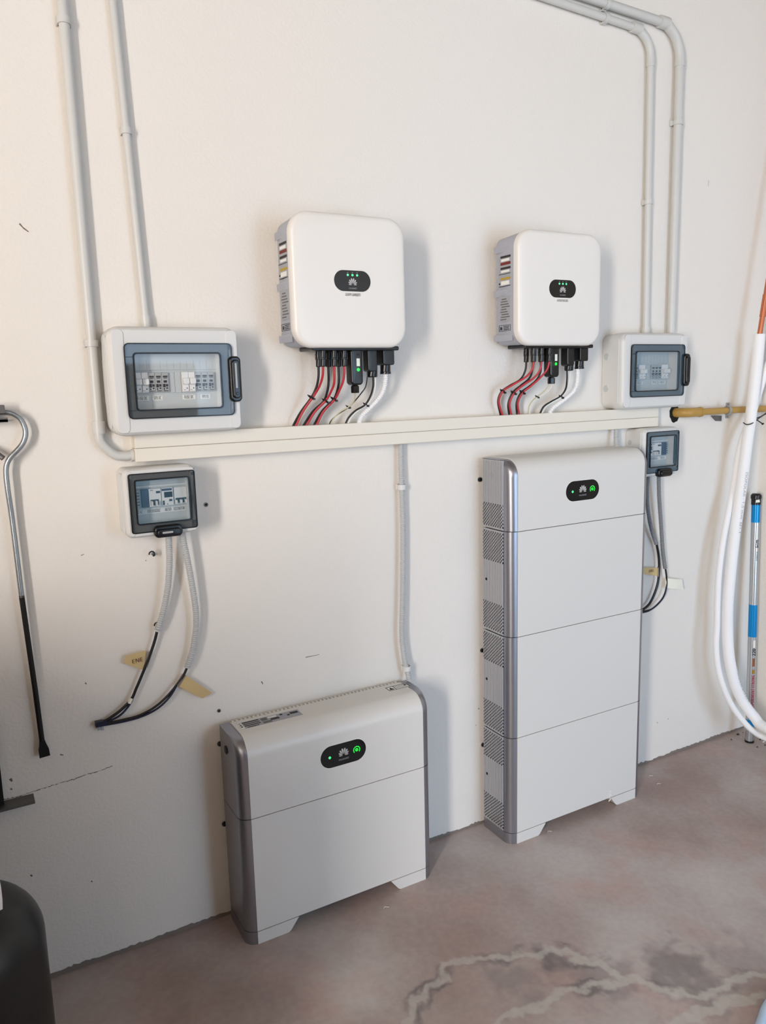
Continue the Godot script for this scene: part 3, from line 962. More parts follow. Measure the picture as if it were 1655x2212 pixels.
# ------------------------------------------------------------------ emblem with eight petals
func emblem(at: Vector3, size: float, m: Material, parent: Node):
	var g := G.new()
	var c := Vector2(0, -0.32)
	for i in 8:
		var ang := deg_to_rad(90 + (i - 3.5) * 23.5)
		var long: float = [0.56, 0.68, 0.78, 0.84, 0.84, 0.78, 0.68, 0.56][i]
		var fat: float = [0.062, 0.082, 0.095, 0.102, 0.102, 0.095, 0.082, 0.062][i]
		var u := Vector2(cos(ang), sin(ang)); var s := Vector2(-u.y, u.x)
		var poly := PackedVector2Array()
		for k in [[0.20, 0.0], [0.42, 0.45], [0.62, 0.85], [0.80, 1.0], [0.93, 0.65], [1.0, 0.0], [0.93, -0.65], [0.80, -1.0], [0.62, -0.85], [0.42, -0.45]]:
			poly.append((c + u * long * k[0] + s * fat * k[1]) * size)
		g.prism(poly, Transform3D(Basis.IDENTITY, at), 0.0003)
	part("emblem", g, m, parent)

# ------------------------------------------------------------------ inverters
func inverter(o: Vector3, n: int):
	var W := 0.353; var H := 0.358; var zf := 0.165
	var label: String = ["white rounded wall inverter next to the wide clear-window breaker box", "white rounded wall inverter next to the white conduit pair and blue-window breaker box"][n]
	var t := thing("inverter", label, "inverter", "wall inverters", o)
	var g := G.new()
	# rear body, narrower, tapering to the wall
	g.loft([rr(o.x + 0.030, o.y + 0.012, o.x + W - 0.030, o.y + H - 0.014, 0.02, 0.012), rr(o.x + 0.016, o.y + 0.006, o.x + W - 0.016, o.y + H - 0.010, 0.03, 0.03), rr(o.x + 0.008, o.y + 0.004, o.x + W - 0.008, o.y + H - 0.004, 0.045, 0.11), rr(o.x + 0.010, o.y + 0.006, o.x + W - 0.010, o.y + H - 0.006, 0.045, 0.137)])
	part("body", g, M.inv_body, t)
	g = G.new()
	g.bx(Vector3(o.x + 0.08, o.y + 0.08, 0.0005), Vector3(o.x + W - 0.08, o.y + H - 0.08, 0.013))
	part("wall_bracket", g, M.inv_body, t)
	# scooped grips on both sides
	for yy in [0.030, 0.172, 0.310]:
		for s in [0, 1]:
			g = G.new()
			var rings := []
			for k in 7:
				var z := lerp(0.022, 0.118, k / 6.0) as float
				var deep: float = 0.007 * sin(PI * k / 6.0) + 0.001
				var x := o.x + 0.012 if s == 0 else o.x + W - 0.012
				var q: float = -1.0 if s == 0 else 1.0
				rings.append(PackedVector3Array([Vector3(x, o.y + yy - 0.012, z), Vector3(x + q * deep, o.y + yy + 0.004, z), Vector3(x + q * deep * 0.8, o.y + yy + 0.008, z), Vector3(x, o.y + yy + 0.009, z)]))
			g.loft(rings)
			part("side_rib", g, M.inv_body, t)
	# front cover
	g = G.new()
	var rings := []
	for q in [[0.010, 0.132], [0.003, 0.1335], [0.0, 0.137], [0.0, 0.150], [0.001, 0.1545], [0.0035, 0.1585], [0.0075, 0.1612], [0.014, 0.1630], [0.03, 0.1640], [0.055, 0.1646]]:
		rings.append(rr(o.x + q[0], o.y + q[0], o.x + W - q[0], o.y + H - q[0], max(0.056 - q[0] * 0.9, 0.01), q[1], 10))
	g.loft(rings)
	part("front_cover", g, M.cover, t, 50)
	# side stickers
	var sx := o.x + 0.0085
	var face := Basis(Vector3(0, 0, 1), Vector3.UP, Vector3(-1, 0, 0))
	sidecard(t, sx, o.y + 0.190, o.y + 0.285, 0.052, 0.112, true)
	sidecard(t, sx, o.y + 0.080, o.y + 0.160, 0.056, 0.112, false)
	g = G.new()
	for q in [[0.0, 0.0, 1.0, 0.06], [0.0, 0.94, 1.0, 1.0], [0.0, 0.0, 0.03, 1.0], [0.97, 0.0, 1.0, 1.0], [0.12, 0.2, 0.25, 0.7], [0.4, 0.2, 0.9, 0.3], [0.4, 0.45, 0.85, 0.55], [0.4, 0.7, 0.9, 0.8]]:
		g.bx(Vector3(sx - 0.0006, o.y + 0.050 + 0.019 * q[1], 0.052 + 0.06 * q[0]), Vector3(sx - 0.0001, o.y + 0.050 + 0.019 * q[3], 0.052 + 0.06 * q[2]))
	part("warning_print", g, M.ink, t)
	# display pill
	var c := P(761.5, 607, zf) if n == 0 else P(1215.5, 624, zf)
	g = G.new()
	slab(g, c.x - 0.0585, c.y - 0.030, c.x + 0.0585, c.y + 0.030, 0.1635, 0.1652, 0.0299, 0.0008, 10)
	part("display_rim", g, M.cover, t)
	g = G.new()
	slab(g, c.x - 0.0565, c.y - 0.028, c.x + 0.0565, c.y + 0.028, 0.1640, 0.1660, 0.0279, 0.0006, 10)
	var disp := part("display", g, M.screen, t)
	for k in 3:
		g = G.new()
		g.prism(circle2(0.0031, 14), Transform3D(Basis.IDENTITY, Vector3(c.x + (k - 1) * 0.0145, c.y + 0.0155, 0.1659)), 0.0004)
		part("indicator_led", g, M.led, disp)
		g = G.new()
		g.bx(Vector3(c.x + (k - 1) * 0.0145 - 0.0018, c.y + 0.0215, 0.1660), Vector3(c.x + (k - 1) * 0.0145 + 0.0018, c.y + 0.0228, 0.1662))
		part("marking", g, M.label_grey, disp)
	emblem(Vector3(c.x, c.y - 0.0040, 0.1660), 0.0225, M.logo, disp)
	letters("HUAWEI", Vector3(c.x, c.y - 0.0200, 0.1664), 0.0040, 0.024, M.label_grey, disp)
	letters("GIUSEPPE GIANNIBERTI" if n == 0 else "ALFONSO D'ANTUONO", Vector3(c.x, c.y - 0.037, 0.1658), 0.0072, 0.047, M.ink, t)
	# connectors below
	g = G.new()
	var b0: float = [[667, 846], [1124, 1262]][n][0]
	var b1: float = [[667, 846], [1124, 1262]][n][1]
	var xl := P(b0, 757, 0.10).x; var xr := P(b1, 757, 0.08).x
	slab(g, xl, o.y - 0.006, xr, o.y + 0.006, 0.035, 0.125, 0.004, 0.003, 4)
	part("connector_plate", g, M.black, t)
	var reds: Array = [[698, 722, 744], [1153, 1170, 1187]][n]
	var blacks: Array = [[688, 709, 731], [1137, 1152, 1168]][n]
	var pyb: float = [752.0, 747.0][n]
	for row in [[reds, 0.105], [blacks, 0.065]]:
		for px in row[0]:
			var q := P(px, pyb + 20, row[1])
			g = G.new()
			g.lathe([[0.0, -0.046], [0.0070, -0.046], [0.0082, -0.044], [0.0082, -0.026], [0.0070, -0.025], [0.0070, -0.022], [0.0085, -0.021], [0.0085, 0.001], [0.0, 0.001]], Transform3D(Basis.IDENTITY, Vector3(q.x, o.y - 0.004, row[1])), 12)
			g.bx(Vector3(q.x - 0.009, o.y - 0.030, row[1] - 0.003), Vector3(q.x + 0.009, o.y - 0.012, row[1] + 0.003))
			part("plug", g, M.black, t)
	# communication stick with a green lamp
	var dpx: Array = [[766, 753, 832, 849], [1194, 746, 815, 829]][n]
	var ztop := 0.095
	var dc := P(dpx[0], dpx[1], ztop)
	var yb := P(dpx[0], dpx[2], ztop).y
	var yg := P(dpx[0], dpx[3], ztop).y
	g = G.new()
	slab(g, dc.x - 0.0195, yb, dc.x + 0.0195, o.y + 0.002, ztop - 0.024, ztop + 0.014, 0.011, 0.006, 6, true)
	var stick := part("communication_stick", g, M.black, t)
	g = G.new()
	g.lathe([[0.0, yg], [0.0115, yg], [0.0125, yg + 0.002], [0.0125, yb - 0.003], [0.009, yb - 0.001], [0.009, yb + 0.004], [0.0, yb + 0.004]], Transform3D(Basis.IDENTITY, Vector3(dc.x, 0, ztop - 0.005)), 8)
	part("cable_gland", g, M.black, stick)
	g = G.new()
	g.bx(Vector3(dc.x - 0.002, yb + 0.054, ztop + 0.014), Vector3(dc.x + 0.0085, yb + 0.076, ztop + 0.0145))
	part("sticker", g, M.paper, stick)
	g = G.new()
	g.prism(circle2(0.0048, 14), Transform3D(Basis.IDENTITY, Vector3(dc.x + 0.003, yb + 0.044, ztop + 0.014)), 0.0006)
	part("indicator_led", g, M.led_green, stick)
	emblem(Vector3(dc.x + 0.003, yb + 0.0865, ztop + 0.0141), 0.010, M.label_dark, stick)
	var lamp := OmniLight3D.new()
	lamp.name = "stick_light"
	add_child(lamp, true)
	lamp.position = Vector3(dc.x + 0.003, yb + 0.044, ztop + 0.021)
	lamp.light_color = Color(0.2, 1.0, 0.4)
	lamp.light_energy = 0.00012
	lamp.light_size = 0.004
	lamp.omni_range = 8.0
	lamp.omni_attenuation = 2.0
	lamp.shadow_enabled = true
	# signal plug and mains plug
	var ap: Array = [[801, 815, 806], [1228, 801, 1228]][n]
	var ac := P(ap[0], pyb + 20, 0.085)
	var yq := P(ap[0], ap[1], 0.085).y
	g = G.new()
	slab(g, ac.x - 0.017, yq + 0.016, ac.x + 0.015, o.y + 0.002, 0.065, 0.100, 0.008, 0.004, 5, true)
	g.lathe([[0.0, yq], [0.0135, yq], [0.0155, yq + 0.003], [0.0155, yq + 0.020], [0.0135, yq + 0.022], [0.0, yq + 0.022]], Transform3D(Basis.IDENTITY, Vector3(ac.x + 0.004, 0, 0.084)), 10)
	part("signal_plug", g, M.black, t)
	var mp: Array = [[832, 808], [1252, 797]][n]
	var mc := P(mp[0], pyb + 20, 0.08)
	var ym := P(mp[0], mp[1], 0.08).y
	g = G.new()
	slab(g, mc.x - 0.019, ym + 0.026, mc.x + 0.019, o.y + 0.002, 0.058, 0.104, 0.006, 0.003, 5, true)
	slab(g, mc.x + 0.015, ym + 0.034, mc.x + 0.023, o.y - 0.010, 0.070, 0.094, 0.003, 0.002, 4, true)
	g.lathe([[0.0, ym], [0.0165, ym], [0.0165, ym + 0.006], [0.0155, ym + 0.007], [0.0155, ym + 0.03], [0.0, ym + 0.03]], Transform3D(Basis.IDENTITY, Vector3(mc.x, 0, 0.08)), 14)
	part("mains_plug", g, M.black, t)

func sidecard(t: Node, sx: float, y0: float, y1: float, z0: float, z1: float, coloured: bool):
	var g := G.new()
	g.bx(Vector3(sx - 0.0004, y0, z0), Vector3(sx, y1, z1))
	var card := part("side_label", g, M.label_grey, t)
	var rows := []
	if coloured: rows = [[0.93, 1.0, M.label_dark, 0.15, 1.0], [0.70, 0.79, M.label_red, 0.15, 1.0], [0.56, 0.63, M.label_dark, 0.15, 1.0], [0.22, 0.29, M.label_yellow, 0.15, 1.0], [0.40, 0.42, M.ink, 0.0, 1.0], [0.0, 0.02, M.ink, 0.0, 1.0], [0.08, 0.13, M.ink, 0.0, 0.12], [0.82, 0.90, M.paper, 0.2, 0.9], [0.46, 0.53, M.paper, 0.2, 0.9], [0.05, 0.18, M.paper, 0.2, 0.9]]
	else:
		for k in 9: rows.append([0.06 + 0.1 * k, 0.10 + 0.1 * k, M.bracket, 0.08 + 0.05 * (k % 3), 0.62 + 0.1 * ((k * 7) % 4)])
	for r in rows:
		g = G.new()
		g.bx(Vector3(sx - 0.0008, lerp(y0, y1, r[0]), lerp(z0, z1, r[3])), Vector3(sx - 0.0003, lerp(y0, y1, r[1]), lerp(z0, z1, r[4])))
		part("print", g, r[2], card)

# ------------------------------------------------------------------ battery units
func plan_ring(x0: float, x1: float, zb: float, zf: float, r: float, y: float, left: bool) -> PackedVector3Array:
	# outline of a side panel seen from above: outer corner rounded
	var out := PackedVector3Array()
	var rad: float = min(r, zf - zb - 0.0005)
	var pts := [Vector2(0, zb), Vector2(0, zf - rad)]
	for i in range(1, 9):
		var a := PI / 2 * i / 8.0
		pts.append(Vector2(r * (1 - cos(a)), zf - rad + rad * sin(a)))
	pts.append(Vector2(x1 - x0, zf)); pts.append(Vector2(x1 - x0, zb))
	for p in pts: out.append(Vector3(x0 + p.x if left else x1 - p.x, y, p.y))
	if left: out.reverse()
	return out

func battery(o: Vector3, packs: int, size: String):
	var W := 0.640; var D := 0.150; var a := 0.031; var rc := 0.032
	var zb := o.z; var zf := o.z + D
	var h0 := 0.040; var first := 0.3935
	var top := first + 0.36 * (packs - 1) + 0.2395
	var label := "tall white and silver battery stack of four modules standing by the wall" if packs == 3 else "low white and silver battery unit of two modules standing by the wall"
	var t := thing("battery_unit", label, "battery", "battery units on the floor", Vector3(o.x, 0, o.z))
	var R := 0.055
	var levels := [h0, first]
	for k in packs - 1: levels.append(first + 0.36 * (k + 1))
	levels.append(top)
	var g: G
	# dark core behind the seams
	g = G.new()
	g.bx(Vector3(o.x + 0.012, h0 + 0.004, zb + 0.004), Vector3(o.x + W - 0.012, top - R - 0.01, zf - 0.012))
	part("core", g, M.chassis, t)
	for k in levels.size() - 1:
		var y0: float = levels[k] + 0.0012
		var y1: float = levels[k + 1] - 0.0012
		var is_top := k == levels.size() - 2
		# white front, the top one rolls back over the top
		g = G.new()
		var prof := PackedVector2Array([Vector2(-zb - 0.002, y0), Vector2(-(zf + 0.0012), y0)])
		if is_top:
			for i in 13:
				var an := PI / 2 * i / 12.0
				prof.append(Vector2(-(zf + 0.0012 - R + R * cos(an)), y1 - R + R * sin(an)))
			prof.append(Vector2(-zb - 0.012, y1))
			prof.append(Vector2(-zb - 0.002, y1 - 0.004))
		else:
			prof.append(Vector2(-(zf + 0.0012), y1)); prof.append(Vector2(-zb - 0.002, y1))
		g.prism(prof, Transform3D(Basis(Vector3(0, 0, -1), Vector3.UP, Vector3(1, 0, 0)), Vector3(o.x + a, 0, 0)), W - 2 * a)
		var fp := part("front_panel", g, M.white_panel, t)
		if is_top:
			# fine comb along the back edge of the top
			g = G.new()
			for i in 44:
				var xx := o.x + a + 0.01 + (W - 2 * a - 0.02) * i / 43.0
				g.bx(Vector3(xx - 0.0035, y1 - 0.012, zb - 0.004), Vector3(xx + 0.0035, y1 - 0.002, zb + 0.006))
			var comb := part("top_comb", g, M.white_panel, fp)
			comb.set_meta("kind", "stuff")
		# silver sides
		for left in [true, false]:
			g = G.new()
			var x0: float = o.x if left else o.x + W - a + 0.0004
			var x1: float = o.x + a - 0.0004 if left else o.x + W
			var rings := []
			var zs: float = zb + 0.117 if left and packs == 3 else zb   # the vents of the tall stack take the rest of the side
			if zs > zb and is_top:
				g.bx(Vector3(x0, y1 - 0.007, zb), Vector3(x1, y1 - 0.003, zf - R))
			if zs > zb: g.bx(Vector3(x0, y0, zb), Vector3(x1, y1 - 0.007, zb + 0.003))
			rings.append(plan_ring(x0, x1, zs, zf, rc, y0, left))
			if is_top:
				for i in 13:
					var an := PI / 2 * i / 12.0
					rings.append(plan_ring(x0, x1, min(zs, zf - R - 0.004), zf - R + max(R * cos(an), 0.001), rc, y1 - 0.003 - R + R * sin(an), left))
			else:
				rings.append(plan_ring(x0, x1, zs, zf, rc, y1, left))
			g.loft(rings)
			part("side_panel", g, M.silver, t, 45)
		# vents in the left side of the tall stack
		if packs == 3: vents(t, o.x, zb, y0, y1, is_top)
	# base with two feet
	for left in [true, false]:
		g = G.new()
		var x0: float = o.x if left else o.x + W - a + 0.0004
		var x1: float = o.x + a - 0.0004 if left else o.x + W
		g.loft([plan_ring(x0, x1, zb, zf - 0.001, rc, 0.0, left), plan_ring(x0, x1, zb, zf - 0.001, rc, h0 - 0.0012, left)])
		part("base_corner", g, M.silver, t)
		g = G.new()
		var s: float = 1.0 if left else -1.0
		var xs: float = o.x + a if left else o.x + W - a
		var poly := PackedVector2Array([Vector2(xs, 0), Vector2(xs + s * 0.096, 0), Vector2(xs + s * 0.104, 0.005), Vector2(xs + s * 0.130, h0 - 0.0015), Vector2(xs, h0 - 0.0015)])
		g.prism(poly, Transform3D(Basis.IDENTITY, Vector3(0, 0, zb + 0.02)), zf + 0.0012 - zb - 0.02)
		part("foot", g, M.white_panel, t)
	# display
	var c := P(742, 1627.5, zf + 0.001) if packs == 1 else P(1258.5, 1059, zf + 0.001)
	g = G.new()
	slab(g, c.x - 0.0775, c.y - 0.0365, c.x + 0.0775, c.y + 0.0365, zf, zf + 0.0018, 0.0364, 0.0006, 10)
	part("display_rim", g, M.cover, t)
	g = G.new()
	slab(g, c.x - 0.0755, c.y - 0.0345, c.x + 0.0755, c.y + 0.0345, zf, zf + 0.0026, 0.0344, 0.0006, 10)
	var disp := part("display", g, M.screen, t)
	var zd := zf + 0.0026
	emblem(Vector3(c.x, c.y + 0.0035, zd), 0.0285, M.logo, disp)
	letters("HUAWEI", Vector3(c.x, c.y - 0.0165, zd + 0.0004), 0.0052, 0.033, M.label_grey, disp)
	g = G.new()
	ring(g, Vector3(c.x - 0.046, c.y - 0.001, zd), 0.0022, 0.0040, 0.0, TAU * 0.999)
	part("status_led", g, M.led, disp)
	var gc := Vector3(c.x + 0.044, c.y + 0.001, zd)
	for i in 9:
		g = G.new()
		var a0 := deg_to_rad(-45 + 30.0 * i + 3)
		ring(g, gc, 0.0092, 0.0118, a0, a0 + deg_to_rad(24))
		part("gauge_led", g, M.led_green, disp)
	g = G.new()
	ring(g, gc, 0.0030, 0.0050, 0.0, TAU * 0.999)
	part("gauge_centre_led", g, M.led_green, disp)
	# side knob on the bracket, and the mark on the tall one
	g = G.new()
	g.lathe([[0.0, 0.0], [0.0125, 0.0], [0.0125, 0.0015], [0.0, 0.0015]], Transform3D(Basis(Vector3.UP, Vector3(-1, 0, 0), Vector3(0, 0, 1)), Vector3(o.x - 0.0010, top - 0.060, zb + 0.055)), 18)
	part("side_cap", g, M.dark, t)
	if packs == 1:
		# stickers on the top
		card_on_top(t, P(512, 1560, zb + 0.03).x, P(642, 1530, zb + 0.03).x, top - 0.0012, zb + 0.03, zb + 0.075, 0)
		card_on_top(t, P(832, 1487, zb + 0.03).x, P(876, 1472, zb + 0.03).x, top - 0.0012, zb + 0.03, zb + 0.062, 1)
	else:
		g = G.new()
		var q := P(1318, 1726, zf + 0.002)
		for k in 5:
			var u := q + Vector3(-0.006 * (k % 2), 0.036 - 0.009 * k, -0.003 * (k % 2))
			var w := q + Vector3(-0.006 * ((k + 1) % 2), 0.036 - 0.009 * (k + 1), -0.003 * ((k + 1) % 2))
			g.quad(u, u + Vector3(0.008 - 0.0015 * k, 0, 0.003), w + Vector3(0.0065 - 0.001 * k, 0, 0.003), w)
		part("peeling_film", g, M.white_panel, t)

func ring(g: G, c: Vector3, r0: float, r1: float, a0: float, a1: float):
	var k: int = max(4, int((a1 - a0) / TAU * 24))
	var poly := PackedVector2Array()
	for i in k + 1: poly.append(Vector2(cos(lerp(a0, a1, float(i) / k)), sin(lerp(a0, a1, float(i) / k))) * r1)
	for i in k + 1: poly.append(Vector2(cos(lerp(a1, a0, float(i) / k)), sin(lerp(a1, a0, float(i) / k))) * r0)
	g.prism(poly, Transform3D(Basis.IDENTITY, c), 0.0004)

func card_on_top(t: Node, x0: float, x1: float, y: float, z0: float, z1: float, kind: int):
	var g := G.new()
	g.bx(Vector3(x0, y, z0), Vector3(x1, y + 0.0004, z1))
	var card := part("rating_label", g, M.label_grey if kind == 0 else M.paper, t)
	var rows := [[0.0, 0.055, 0.0, 1.0, M.paper], [0.07, 0.33, 0.06, 0.20, M.label_dark], [0.07, 0.33, 0.34, 0.44, M.label_dark], [0.07, 0.33, 0.58, 0.70, M.label_dark], [0.10, 0.28, 0.84, 0.94, M.label_dark], [0.36, 0.46, 0.08, 0.5, M.bracket], [0.36, 0.50, 0.62, 0.92, M.bracket], [0.48, 0.62, 0.1, 0.3, M.paper], [0.5, 0.64, 0.42, 0.7, M.label_dark], [0.68, 0.72, 0.1, 0.3, M.ink], [0.84, 0.97, 0.2, 0.5, M.ink], [0.78, 0.82, 0.4, 0.6, M.ink], [0.01, 0.04, 0.1, 0.2, M.ink], [0.01, 0.04, 0.35, 0.5, M.ink], [0.01, 0.04, 0.6, 0.75, M.ink]]
	if kind == 1: rows = [[0.0, 1.0, 0.0, 0.07, M.ink], [0.0, 1.0, 0.93, 1.0, M.ink], [0.0, 0.03, 0.0, 1.0, M.ink], [0.97, 1.0, 0.0, 1.0, M.ink], [0.33, 0.36, 0.0, 1.0, M.ink], [0.4, 0.9, 0.2, 0.3, M.label_grey], [0.4, 0.8, 0.45, 0.55, M.label_grey], [0.4, 0.9, 0.7, 0.8, M.label_grey], [0.82, 0.93, 0.2, 0.5, M.ink]]
	for r in rows:
		g = G.new()
		g.bx(Vector3(lerp(x0, x1, r[0]), y + 0.0004, lerp(z0, z1, r[2])), Vector3(lerp(x0, x1, r[1]), y + 0.0007, lerp(z0, z1, r[3])))
		part("print", g, r[4], card)
	if kind == 1:
		g = G.new()
		var w := x1 - x0; var d := z1 - z0
		g.prism(PackedVector2Array([Vector2(0.05 * w, -0.8 * d), Vector2(0.29 * w, -0.8 * d), Vector2(0.17 * w, -0.2 * d)]), Transform3D(Basis(Vector3(1, 0, 0), Vector3(0, 0, -1), Vector3(0, 1, 0)), Vector3(x0, y + 0.0004, z0)), 0.0004)
		part("warning_triangle", g, M.ink, card)

func vents(t: Node, x: float, zb: float, y0: float, y1: float, is_top: bool):
	# ribs down the side and two fields of small slots between them
	var z0 := zb + 0.004; var z1 := zb + 0.116
	var nc := 18
	var cw := (z1 - z0) / nc
	var fields := [[y0 + 0.010, y0 + 0.105], [y1 - 0.112, y1 - 0.010]] if not is_top else [[y0 + 0.010, y0 + 0.085]]
	var g := G.new()
	var at := y0 + 0.001
	var end := y1 - (0.006 if is_top else 0.001)
	var rows := int(round((end - at) / 0.0060))
	var ch := (end - at) / rows
	var b := Vector3(-0.0042, 0, 0)
	for c in nc:
		var run := -1.0
		var za := z0 + cw * c
		for r in rows + 1:
			var open := r == rows
			if not open:
				var ym := at + ch * (r + 0.5)
				for f in fields:
					if ym > f[0] and ym < f[1] and (r + c) % 2 == 0: open = true
			if open:
				if run >= 0.0:
					var yt := at + ch * r
					var w0 := za + cw * 0.14; var w1 := za + cw * 0.86
					g.bx(Vector3(x - 0.0034, run, w0), Vector3(x - 0.0003, yt, w1))
					run = -1.0
			elif run < 0.0: run = at + ch * r
	for yy in [at, end - 0.004]:
		g.bx(Vector3(x - 0.0028, yy, z0), Vector3(x, yy + 0.004, z1))
	var ribs := part("vent_ribs", g, M.silver_dark, t)
	ribs.set_meta("kind", "stuff")
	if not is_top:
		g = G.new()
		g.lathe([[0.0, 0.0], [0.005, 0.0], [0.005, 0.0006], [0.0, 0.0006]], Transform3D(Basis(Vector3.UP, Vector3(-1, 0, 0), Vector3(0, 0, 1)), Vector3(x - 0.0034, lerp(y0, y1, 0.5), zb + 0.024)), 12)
		part("side_hole_shade", g, M.hole, t)  # flat dark disc, the shade of a hole put into colour

# ------------------------------------------------------------------ cables under the inverters
func path_px(pts: Array, za: float, zb: float) -> PackedVector3Array:
	var out := []
	for i in pts.size():
		var k := float(i) / (pts.size() - 1)
		k = k * k * (3 - 2 * k)
		out.append(P(pts[i][0], pts[i][1], lerp(za, zb, k)))
	var e: Vector3 = out[out.size() - 1]
	out.append(e + Vector3((e - out[out.size() - 2]).normalized().x * 0.008, -0.016, 0))
	return smooth(out, 0.006)

func cable(called: String, pts: Array, za: float, zb: float, r: float, m: Material, label: String, group: String):
	var g := G.new()
	var p := path_px(pts, za, zb)
	p.insert(0, p[0] + Vector3(0, 0.012, 0))
	g.tube(p, r, 8)
	one(called, g, m, label, "cable", group)

func tie(px: float, py: float, z: float, r: float, label: String):
	var g := G.new()
	var c := P(px, py, z)
	var ax := Vector3(-0.55, -0.83, 0).normalized()
	var u := Vector3(0, 0, 1); var w := ax.cross(u).normalized()
	var loop := PackedVector3Array()
	for i in 15: loop.append(c + (w * cos(TAU * i / 14) * r * 1.05 + u * sin(TAU * i / 14) * r * 0.9))
	g.tube(loop, 0.0021, 6, false)
	g.box(c - w * r * 1.2 + u * 0.003, Vector3(0.006, 0.006, 0.006))
	g.tube(PackedVector3Array([c + w * r * 1.0, c + w * (r * 1.0 + 0.005)]), 0.0013, 6)
	one("cable_tie", g, M.cable, label, "cable tie", "cable ties under the inverters")

func inverter_cables():
	var where := ["under the clear-window box's inverter", "under the blue-window box's inverter"]
	var sets := [
		[[[688, 788], [688, 815], [683, 838], [672, 860], [650, 890], [633, 921]], [[698, 788], [697, 812], [691, 832], [680, 852], [655, 888], [639, 921]],
		 [[709, 788], [710, 825], [706, 850], [698, 868], [675, 890], [655, 921]], [[722, 788], [722, 825], [716, 844], [704, 865], [680, 890], [662, 920]],
		 [[731, 788], [732, 825], [728, 846], [720, 864], [696, 888], [678, 919]], [[744, 786], [742, 820], [732, 846], [722, 864], [699, 889], [684, 919]]],
		[[[1137, 778], [1135, 800], [1124, 820], [1100, 834], [1083, 847], [1076, 868], [1082, 898]], [[1153, 778], [1150, 798], [1135, 815], [1110, 830], [1087, 845], [1078, 868], [1086, 898]],
		 [[1152, 778], [1150, 800], [1143, 818], [1125, 833], [1108, 848], [1098, 872], [1100, 897]], [[1170, 778], [1167, 798], [1155, 815], [1132, 831], [1112, 848], [1101, 872], [1105, 897]],
		 [[1168, 780], [1168, 802], [1160, 820], [1143, 835], [1126, 848], [1116, 870], [1117, 896]], [[1187, 780], [1182, 798], [1168, 815], [1147, 834], [1130, 848], [1119, 870], [1122, 896]]]]
	var nth := ["%s cable of the outermost pair", "%s cable of the middle pair", "%s cable of the pair beside the black stick"]
	for n in 2:
		for k in 6:
			var red := k % 2 == 1
			var za := 0.105 if red else 0.065
			cable("red_cable" if red else "black_cable", sets[n][k], za, 0.036 if red else 0.028, 0.0036, M.red if red else M.cable,
				nth[k / 2] % ("red" if red else "black") + " " + where[n],
				"solar cables under the inverters")
	# thin signal wires
	cable("yellow_wire", [[766, 846], [767, 858], [764, 868], [752, 880], [735, 890], [720, 905], [714, 919]], 0.088, 0.034, 0.0018, M.yellow_cable, "thin yellowish wire from the stick with the green lamp " + where[0], "thin wires under the inverters")
	cable("black_wire", [[794, 812], [790, 835], [780, 850], [765, 868], [750, 882], [730, 895], [716, 908], [711, 919]], 0.085, 0.030, 0.0018, M.cable, "thin black wire joining the yellowish wire " + where[0], "thin wires under the inverters")
	cable("black_cable", [[806, 812], [806, 835], [800, 856], [788, 875], [768, 887], [754, 901], [746, 917]], 0.084, 0.032, 0.0030, M.cable, "black cable tied to a white cable " + where[0], "signal cables under the inverters")
	cable("white_cable", [[811, 812], [810, 840], [804, 860], [792, 874], [773, 887], [759, 901], [751, 917]], 0.084, 0.034, 0.0028, M.white_cable, "smooth white cable tied to a black cable " + where[0], "signal cables under the inverters")
	cable("yellow_wire", [[1187, 826], [1182, 838], [1172, 848], [1160, 857], [1150, 866], [1143, 878], [1141, 894]], 0.09, 0.034, 0.0018, M.yellow_cable, "thin yellowish wire from the stick with the green lamp " + where[1], "thin wires under the inverters")
	cable("white_wire", [[1193, 826], [1190, 838], [1178, 850], [1163, 858], [1152, 867], [1146, 880], [1144, 894]], 0.09, 0.036, 0.0018, M.white_cable, "thin white wire beside the yellowish wire " + where[1], "thin wires under the inverters")
	cable("black_cable", [[1225, 798], [1225, 820], [1222, 840], [1211, 856], [1190, 868], [1175, 878], [1167, 893]], 0.084, 0.032, 0.0030, M.cable, "black cable tied to a white cable " + where[1], "signal cables under the inverters")
	cable("white_cable", [[1232, 798], [1230, 820], [1225, 842], [1213, 857], [1193, 869], [1180, 878], [1171, 893]], 0.084, 0.034, 0.0028, M.white_cable, "smooth white cable tied to a black cable " + where[1], "signal cables under the inverters")
	for q in [[672, 858, 0.062, 0.008, "cable tie round the outermost red and black pair " + where[0]], [703, 866, 0.060, 0.008, "cable tie round the middle red and black pair " + where[0]], [721, 862, 0.062, 0.008, "cable tie round the pair next to the stick " + where[0]], [752, 879, 0.055, 0.004, "cable tie round the thin wires " + where[0]], [790, 874, 0.055, 0.006, "cable tie round the white and black cables " + where[0]],
			[1086, 845, 0.052, 0.008, "cable tie round the outermost red and black pair " + where[1]], [1109, 848, 0.055, 0.008, "cable tie round the middle red and black pair " + where[1]], [1128, 847, 0.057, 0.008, "cable tie round the pair next to the stick " + where[1]], [1160, 857, 0.06, 0.004, "cable tie round the thin wires " + where[1]], [1212, 857, 0.06, 0.006, "cable tie round the white and black cables " + where[1]]]:
		tie(q[0], q[1], q[2], q[3], q[4])

# ------------------------------------------------------------------ ribbed flexible conduits
func ribbed(pts: Array, r: float, m: Material, label: String, group: String) -> MeshInstance3D:
	var g := G.new()
	var p := smooth(pts, 0.0013)
	g.tube(p, wavy(p, r, 0.0062, 0.0024), 12)
	return one("ribbed_conduit", g, m, label, "conduit", group)

func chain(pts: Array, za: float, zb: float) -> Array:
	var out := []
	for i in pts.size(): out.append(P(pts[i][0], pts[i][1], lerp(za, zb, float(i) / (pts.size() - 1))))
	return out

